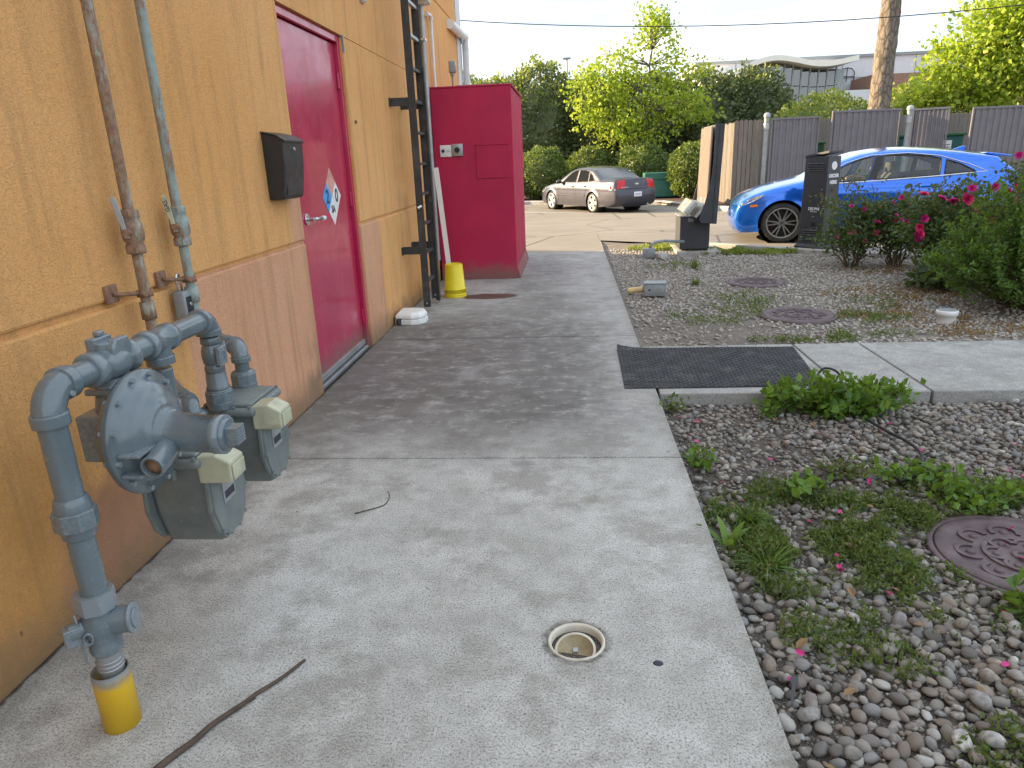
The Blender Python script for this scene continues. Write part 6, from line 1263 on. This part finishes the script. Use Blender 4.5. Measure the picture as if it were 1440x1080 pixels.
# clipped round shrubs
SH = [(-1.2, 32.6, 1.15, 2.15, 'rounded clipped shrub next to the red cabinet, in front of the sedan nose'), (.95, 34.0, 1.1, 2.1, 'rounded clipped shrub directly behind the sedan roof'), (3.25, 33.2, 1.25, 2.15, 'rounded clipped shrub at the foot of the bright young tree'), (5.0, 30.0, .98, 2.1, 'sunlit round shrub between the green utility cabinet and the menu board'), (-3.3, 33.2, 1.1, 2.0, 'rounded clipped shrub mostly hidden by the red cabinet')]
for k, (x, y, r, h, lab) in enumerate(SH):
    t = thing('round_shrub', lab, 'shrub', (x, y, FZ+.1), group='clipped shrubs along the lot'); mb = MB()
    for q in range(5): limb(mb, (0, 0, 0), (random.uniform(-.5, .5), random.uniform(-.5, .5), h*.6), .04, .015)
    mb.build('stem', M['barkg'], t); P1, d1 = blob_points((0, 0, h*.5), (r, r, h*.52), 7500, seed=k+30, shell=.8, lump=.26, fz=2.9); P1 = P1[P1[:, 2] > .05]; d1 = d1[:len(P1)]
    d1 = P1-np.array([0, 0, h*.5]); d1 /= np.linalg.norm(d1, axis=1)[:, None]; make_foliage('crown', P1, d1*.7, .12, M['leaf_shrub'], t, elong=1.7); CV, CF = core_mesh(None, (0, 0, h*.5), (r, r, h*.52), k+30, 3, .2, .76); mesh_np('inner_foliage', CV, CF, M['leaf_dark'], t)
# trees on the right behind the enclosure
tree('broadleaf_tree', 'large bright green tree overhanging the corrugated fence', (17.9, 32.5, FZ), [((0, 0), (-.5, 0, 4.5), .22), ((.1, 0), (1.5, .3, 5), .18)], [((-1.7, 0, 4.6), (1.9, 1.6, 1.3)), ((.2, 0, 5.4), (1.9, 1.7, 1.6)), ((-.5, -.2, 6.6), (1.6, 1.5, 1.1)), ((1.7, 0, 6.6), (2.2, 1.7, 1.6)), ((-2.6, -.2, 3.5), (1.3, 1.2, .7)), ((.2, -.3, 3.5), (2.4, 1.4, .9)), ((2.5, 0, 4.3), (1.8, 1.5, 1.3)), ((.6, .2, 7.9), (1.4, 1.3, .8))], 560, 30, .21, M['leaf_bright'], M['barkg'], crad=.38, shell=.45)
for (x, y, rx, h, mat, lab) in ((11.0, 33.5, 2.3, 4.05, 'leaf_olive', 'pale sunlit rounded bush behind the corrugated gates left of the trunk'), (14.6, 34.0, 1.75, 4.2, 'leaf_olive', 'yellowish bush between the tall trunk and the big green tree')):
    t = thing('pale_bush', lab, 'bush', (x, y, FZ), group='pale bushes behind the fence'); mb = MB()
    for q in range(5): limb(mb, (0, 0, 0), (random.uniform(-.9, .9), random.uniform(-.5, .5), h*.6), .06, .02)
    mb.build('stem', M['barkg'], t); P1, d1 = blob_points((0, 0, h*.52), (rx, rx*.9, h*.5), 7500, seed=int(x), shell=.75, lump=.3, fz=2.8); make_foliage('crown', P1, d1*.8, .15, M[mat], t, elong=1.6); CV, CF = core_mesh(None, (0, 0, h*.52), (rx, rx*.9, h*.5), int(x), 3, .3, .75); mesh_np('inner_foliage', CV, CF, M['leaf_shrub'], t)
# tall pine trunk
t = thing('pine_tree', 'tall bare pine trunk with scaly bark rising behind the fence', 'tree', (11.95, 30.2, FZ)); V = []; F = []; ns, nr = 40, 150
for j in range(nr+1):
    z = 13.5*j/nr; r = .41-.012*z+.09*math.exp(-z*1.5)
    for k in range(ns):
        a = 2*math.pi*k/ns; q = noise.noise(Vector((math.cos(a)*3.2, math.sin(a)*3.2, z*1.5)))*.035+abs(noise.noise(Vector((math.cos(a)*7, math.sin(a)*7, z*3.0))))*.05; V.append(((r+q)*math.cos(a)+.01*z, (r+q)*math.sin(a), z))
for j in range(nr):
    for k in range(ns): F.append((j*ns+k, j*ns+(k+1) % ns, (j+1)*ns+(k+1) % ns, (j+1)*ns+k))
mesh_np('trunk', V, F, M['bark'], t, True)
P1, d1 = blob_points((.2, 0, 14.2), (3.2, 3.0, 2.2), 4500, seed=77, shell=.3, lump=.4); make_foliage('crown', P1, d1*.3, .3, M['leaf_shrub'], t, elong=4)

# ------------------------------------------------------------------ roses and planting in the near beds
def rose_mesh(s, seed):
    g = np.random.default_rng(seed); mb = MB()
    for ring, (cnt, r0, lift) in enumerate(((5, 1.0, .15), (5, .78, .45), (4, .5, .75), (3, .28, .95))):
        for k in range(cnt):
            a = 2*math.pi*(k+.5*ring+g.uniform(-.2, .2))/cnt; c_, s_ = math.cos(a), math.sin(a); r = s*.5*r0*g.uniform(.85, 1.15); w = r*.62; up = s*.28*lift
            def P(u, v): return (c_*u-s_*v, s_*u+c_*v, 0)
            p = [P(.0, 0), P(r*.6, -w), P(r, -w*.5), P(r*1.08, 0), P(r, w*.5), P(r*.6, w)]
            hh = [0, up+.1*r, up+.3*r, up+.22*r, up+.3*r, up+.1*r]
            mb.add([(x, y, h) for (x, y, _), h in zip(p, hh)], [(0, 1, 2, 3), (0, 3, 4, 5)])
    return mb
RM = []
for k in range(6):
    mb = rose_mesh(1.0, k); me = bpy.data.meshes.new('bloom'); me.from_pydata(mb.v, [], mb.f); me.materials.append(M['petal'] if k % 3 else M['petalred']); RM.append(me)
def rose_bush(label, loc, rx, ry, h, nleaf, blooms, lean=(0, 0), canes=16, seed=0, mat='leaf_rose', leaf=.05, new=.06):
    t = thing('rose_bush', label, 'rose bush', loc, group='rose bushes in the gravel planter'); mb = MB(); tips = []; g = np.random.default_rng(seed+50)
    for k in range(canes):
        a = g.uniform(0, 6.28); rr = math.sqrt(g.random()); e = Vector((math.cos(a)*rx*rr*.95+lean[0], math.sin(a)*ry*rr*.95+lean[1], h*(1.0-.4*rr*rr)*g.uniform(.62, 1.02)))
        pts = limb(mb, (math.cos(a)*.08, math.sin(a)*.08, 0), e, .011, .004, .3, 7, 5); tips.append(pts)
        for q in range(3):
            b0 = pts[g.integers(3, 7)]; b1 = b0+Vector((g.normal()*.16, g.normal()*.16, abs(g.normal())*.16+.05)); tips.append(limb(mb, b0, b1, .006, .003, .2, 4, 4))
    mb.build('canes', M['stem'], t); PP = []; NN = []
    per = max(2, nleaf//(len(tips)*8))
    for pts in tips:
        k0 = 3 if len(pts) > 6 else 1
        for p in pts[k0:]+[pts[-1]]:
            for q in range(1): m_ = per*2; pp = np.array(p)+g.normal(size=(m_, 3))*np.array([.085, .085, .07]); PP.append(pp); NN.append(np.tile([0, 0, .35], (m_, 1)))
    P = np.concatenate(PP); P = P[P[:, 2] > .06]; N_ = np.tile([0, 0, .3], (len(P), 1)); k = int(len(P)*new)
    make_foliage('leaves', P[k:], N_[k:], leaf, M[mat], t, elong=1.5, rg=g); ix = g.permutation(len(P)); hi = ix[np.argsort(-P[ix, 2])[:k*2:2]]; make_foliage('new_leaves', P[hi]+g.normal(size=(len(hi), 3))*.02, N_[hi], leaf*.8, M['leaf_new'], t, elong=1.8, rg=g)
    for (bx, by, bz, s) in blooms:
        o = bpy.data.objects.new('bloom', RM[g.integers(0, 6)]); C.objects.link(o); o.parent = t; o.location = (bx, by, bz); o.scale = (s, s, s); o.rotation_euler = (R(50)+g.normal()*.4, g.normal()*.5, g.uniform(-.7, .7))
    return t
def rb(n, rx, ry, z0, z1, s0, s1, seed, front=True):
    g = np.random.default_rng(seed); return [(g.uniform(-rx, rx), -abs(g.uniform(.3, 1))*ry if front else g.uniform(-ry, ry), g.uniform(z0, z1), g.uniform(s0, s1)) for _ in range(n)]
rose_bush('small rose bush beside the order post', (3.86, 10.05, -.05), .42, .4, .98, 3000, rb(7, .42, .35, .3, .95, .05, .08, 1), seed=1)
rose_bush('twiggy rose bush by the kerb next to the small one', (4.42, 10.0, -.05), .48, .45, 1.02, 3200, rb(9, .45, .4, .35, 1.0, .05, .085, 2), seed=2)
rose_bush('rose bush with the largest cluster of magenta blooms', (4.45, 8.7, -.05), .66, .55, 1.25, 5600, rb(20, .6, .5, .4, 1.2, .085, .135, 3), seed=3, lean=(.05, 0))
rose_bush('tall leggy rose bush with pink blooms above the blue car sill', (5.05, 8.75, -.05), .7, .6, 1.5, 6500, rb(15, .6, .5, .6, 1.45, .06, .1, 4), seed=4)
rose_bush('tall rose bush growing out of the ferny shrub at the frame edge', (5.35, 7.7, -.05), .75, .65, 1.8, 8500, rb(14, .6, .5, 1.0, 1.8, .07, .1, 5), seed=5)
# ferny shrub at the right
t = thing('ferny_shrub', 'dense bright green ferny shrub spreading beside the roses', 'shrub', (4.62, 7.2, -.05)); mb = MB(); PP = []; g = np.random.default_rng(9)
for k in range(330):
    a = g.uniform(0, 6.28); rr = math.sqrt(g.random())*1.02; e = Vector((math.cos(a)*1.2*rr+.1, math.sin(a)*.85*rr, 1.4*(1-.72*rr*rr)*g.uniform(.68, 1.06)+.08)); pts = limb(mb, (math.cos(a)*.25*rr, math.sin(a)*.2*rr, 0), e, .008, .003, .25, 6, 4)
    d = (pts[-1]-pts[-3]).normalized(); s_ = d.orthogonal().normalized()
    for i in range(10):
        t_ = i/9; p = pts[-4].lerp(pts[-1], t_) if i < 9 else pts[-1]
        for sg in (-1, 1): PP += [np.array(p+s_*sg*.03*j*(1.15-t_)+d*.016*j+Vector(g.normal(size=3)*.012)) for j in range(1, 5)]
mb.build('stems', M['stem'], t); P = np.array(PP); make_foliage('leaves', P, np.tile([0, 0, .4], (len(P), 1)), .05, M['leaf_fern'], t, elong=2.2, rg=g)
t = thing('broadleaf_clump', 'low dark broad-leaved clump at the foot of the magenta roses', 'plant', (4.15, 8.25, -.05)); P, d1 = blob_points((0, 0, .12), (.36, .3, .22), 420, seed=5, shell=.3); P = P[P[:, 2] > .03]; make_foliage('leaves', P, np.tile([0, 0, .3], (len(P), 1)), .085, M['leaf_rose'], t, elong=1.3); mb = MB()
for k in range(10): limb(mb, (0, 0, 0), (random.uniform(-.25, .25), random.uniform(-.2, .2), .2), .006, .003)
mb.build('stems', M['stem'], t)
# leafy weeds
def weed(label, loc, rx, ry, h, n, leaf, mat='leaf_weed', elong=1.5, seed=0, stems=14):
    t = thing('weed_plant', label, 'weed', loc, group='weeds in the pebble bed'); g = np.random.default_rng(seed+90); mb = MB(); PP = []
    for k in range(stems):
        a = g.uniform(0, 6.28); rr = math.sqrt(g.random()); e = (math.cos(a)*rx*rr, math.sin(a)*ry*rr, h*(1-.5*rr)*g.uniform(.6, 1.05)); pts = limb(mb, (math.cos(a)*rx*.25*rr, math.sin(a)*ry*.25*rr, 0), e, .004, .002, .3, 6, 4)
        for p in pts[1:]: PP.append(np.array(p)+g.normal(size=(max(1, n//(stems*6)), 3))*leaf*.45)
    mb.build('stems', M['stem'], t); P = np.concatenate(PP); P[:, 2] = np.maximum(P[:, 2], .005); make_foliage('leaves', P, np.tile([0, 0, .45], (len(P), 1)), leaf, M[mat], t, elong=elong, rg=g); return t
weed('big leafy green weed sprawling over the path edge by the mat', (1.66, 4.34, -.065), .46, .24, .27, 1700, .058, seed=1, stems=60)
weed('low leafy weed at the far left foot of the big weed', (1.28, 4.3, -.065), .14, .12, .13, 130, .05, seed=12, stems=12)
weed('broad-leaved weed alone among pebbles, left of the wispy one', (1.1, 3.2, -.065), .12, .1, .12, 110, .06, seed=2, stems=12)
weed('wispy weed among pebbles between the big weed and the manhole', (1.38, 3.42, -.065), .15, .1, .11, 260, .03, 'leaf_grass', 2, seed=3, stems=16)
weed('weed tuft pressed against the walkway edge at the slab joint', (.66, 3.5, -.065), .1, .1, .12, 130, .045, seed=4, stems=12)
weed('dry weed in the corner of the walkways', (.66, 4.4, -.065), .09, .1, .09, 110, .04, 'leaf_grass', 2, seed=5, stems=10)
weed('spreading clover patch between manhole and wispy weed', (1.75, 3.35, -.065), .3, .16, .09, 380, .04, seed=6, stems=24)
weed('leafy weed patch touching the far rim of the large manhole', (1.9, 3.12, -.065), .36, .14, .1, 420, .045, seed=7, stems=26)
weed('weed with pointed leaves beside the near rim of the large manhole', (1.64, 2.28, -.065), .1, .07, .1, 50, .085, seed=8, stems=6)
def blades(label, loc, n, L, w, seed, mat='leaf_weed', spread=.6):
    t = thing('grass_tuft', label, 'grass tuft', loc, group='grass tufts in the pebble bed'); g = np.random.default_rng(seed); V = []; F = []
    for k in range(n):
        a = g.uniform(0, 6.28); d = np.array([math.cos(a), math.sin(a), 0]); s = np.array([-d[1], d[0], 0]); l = L*g.uniform(.6, 1.15); sp = spread*g.uniform(.4, 1.1); b = len(V); o_ = d*g.uniform(0, .025)
        for i in range(6):
            u = i/5; p = o_+d*l*sp*u+np.array([0, 0, l*(u*(1.15-.55*sp)-.55*sp*u*u)]); ww = w*(1-u**2.2)+.0006; V += [p-s*ww, p+s*ww]
        F += [(b+2*i, b+2*i+1, b+2*i+3, b+2*i+2) for i in range(5)]
    mesh_np('blades', V, F, M[mat], t); return t
blades('two wide strap leaves arching at the walkway edge', (.66, 2.72, -.065), 5, .19, .018, 3, 'leaf_weed', .75)
blades('fine grass tuft next to the strap leaves', (.78, 2.55, -.065), 34, .17, .0028, 4, 'leaf_weed', 1.0)
blades('green grass tuft above the strap leaves', (.8, 2.92, -.065), 46, .13, .004, 5, 'leaf_weed', .9)
blades('thin grass tuft by the gravel junction box', (1.75, 10.2, -.04), 60, .2, .005, 6, 'leaf_grass', .7)
blades('small grass tuft near the half-buried manhole', (1.55, 8.9, -.04), 60, .16, .005, 7, 'leaf_grass', .8)
# low creeping ground cover
def cover(name, patches, n, size, mat, seed, label, zf=.05):
    g = np.random.default_rng(seed); PP = []
    for (x, y, rx, ry, wt) in patches:
        m_ = int(n*wt); a = g.uniform(0, 6.28, m_); r = np.sqrt(g.random(m_)); X = x+np.cos(a)*rx*r; Y_ = y+np.sin(a)*ry*r
        k = np.array([noise.noise(Vector((p*4.5, q*4.5, seed)))+.55*noise.noise(Vector((p*13, q*13, seed))) for p, q in zip(X, Y_)]); keep = (k+g.normal(size=len(k))*.16 > -.05+.6*(r-.5)) & np.array([not in_manhole(p, q, .96) for p, q in zip(X, Y_)]); X, Y_ = X[keep], Y_[keep]
        Z = np.array([bedz(p, q) for p, q in zip(X, Y_)])+.012+g.random(len(X))**1.5*zf*(.5+1.0*np.clip(k[keep], 0, .8)); PP.append(np.stack([X, Y_, Z], 1))
    P = np.concatenate(PP); V, F = leaf_mesh(P, size, np.tile([0, 0, .7], (len(P), 1)), 2.2, .9, g); o = mesh_np(name, V, F, mat); return tag(o, label, 'ground cover', kind='stuff')
cover('ground_cover', [(1.2, 2.72, .5, .34, .3), (.82, 2.75, .26, .42, .17), (1.5, 2.95, .5, .24, .2), (1.95, 3.2, .55, .28, .16), (1.55, 2.3, .4, .14, .08), (1.0, 3.15, .4, .2, .07), (1.35, 1.6, .35, .16, .05), (1.75, 1.85, .45, .16, .06), (1.0, 2.1, .3, .2, .05), (2.3, 2.7, .3, .5, .1)], 62000, .021, M['leaf_grass'], 21, 'low green creeping weeds spreading through the pebbles', .055)
cover('ground_cover', [(2.85, 6.9, .4, .3, .2), (1.8, 7.4, .45, .5, .15), (2.0, 6.05, .5, .12, .12), (1.3, 6.9, .4, .4, .1), (1.9, 8.0, .4, .4, .1), (3.2, 7.6, .4, .4, .08), (2.6, 6.2, .4, .15, .08), (1.5, 10.5, .5, .5, .1)], 8000, .03, M['leaf_grass'], 22, 'thin dry weeds scattered over the far gravel bed', .05)
# fallen petals and leaves
mb = MB(); mb.tube([(-1.005, 1.655, .012), (-.985, 1.665, .014), (-.97, 1.668, .02)], [.005, .004, .002], 6); o = mb.build('spur', M['twig'], bpy.data.objects['stick'])
pm = MB(); pm.add([(-.5, 0, 0), (-.2, -.35, .1), (.35, -.3, .16), (.5, 0, .08), (.35, .3, .16), (-.2, .35, .1)], [(0, 1, 2, 3), (0, 3, 4, 5)]); pmesh = bpy.data.meshes.new('fallen_petal'); pmesh.from_pydata(pm.v, [], pm.f); pmesh.materials.append(M['petal'])
g = np.random.default_rng(31); spots = []
while len(spots) < 48:
    x, y = g.uniform(.65, 2.5), g.uniform(1.5, 4.4)
    if x < .74*y+.2: spots.append((x, y))
for i, (x, y) in enumerate(spots):
    o = bpy.data.objects.new('fallen_petal', pmesh); C.objects.link(o); s = g.uniform(.018, .042); o.scale = (s, s*.8, s); o.location = (x, y, -.066 if in_manhole(x, y) else bedz(x, y)+.032); o.rotation_euler = (g.normal()*.3, g.normal()*.3, g.uniform(0, 6))
    zl = 'magenta rose petal lying on the large manhole cover' if in_manhole(x, y, .96) else ('magenta petal on pebbles close beside the walkway edge' if x < .95 else ('magenta petal among pebbles between manhole and big leafy weed' if y > 2.9 else 'magenta petal among pebbles on the near side of the large manhole')); tag(o, zl, 'petal', zl.replace('magenta rose petal', 'petals').replace('magenta petal', 'petals'))
lm_ = bpy.data.meshes.new('dead_leaf'); lm_.from_pydata([(-.5, 0, 0), (-.15, -.24, .1), (.25, -.2, .12), (.55, 0, .02), (.25, .2, .12), (-.15, .24, .1)], [], [(0, 1, 2, 3), (0, 3, 4, 5)]); lm_.materials.append(M['leaf_dead'])
for i in range(24):
    while True:
        x, y = g.uniform(.64, 2.4), g.uniform(1.5, 4.4)
        if x < .74*y+.2: break
    o = bpy.data.objects.new('dead_leaf', lm_); C.objects.link(o); s = g.uniform(.03, .06); o.scale = (s, s, s); o.location = (x, y, bedz(x, y)+.04); o.rotation_euler = (g.normal()*.3, g.normal()*.3, g.uniform(0, 6)); zl = 'dry brown leaf in the weeds close beside the walkway edge' if x < .95 else ('dry brown leaf among pebbles between manhole and cross path' if y > 2.9 else 'dry brown leaf among pebbles on the near side of the large manhole'); tag(o, zl, 'leaf', zl.replace('dry brown leaf', 'leaves'))

cover('dry_grass', [(2.55, 11.85, .75, .32, .5), (3.2, 11.6, .4, .3, .2), (1.6, 12.6, .7, .42, .3)], 15000, .045, M['leaf_olive'], 24, 'yellowish dry grass lit by the sun along the drive lane', .05)
cover('leaf_litter', [(3.7, 8.0, .9, .6, .4), (3.2, 7.0, .7, .5, .25), (4.2, 9.6, .8, .4, .2), (3.6, 6.3, .8, .3, .2)], 5200, .035, M['leaf_dead'], 25, 'brown leaf litter under the rose bushes', .02)
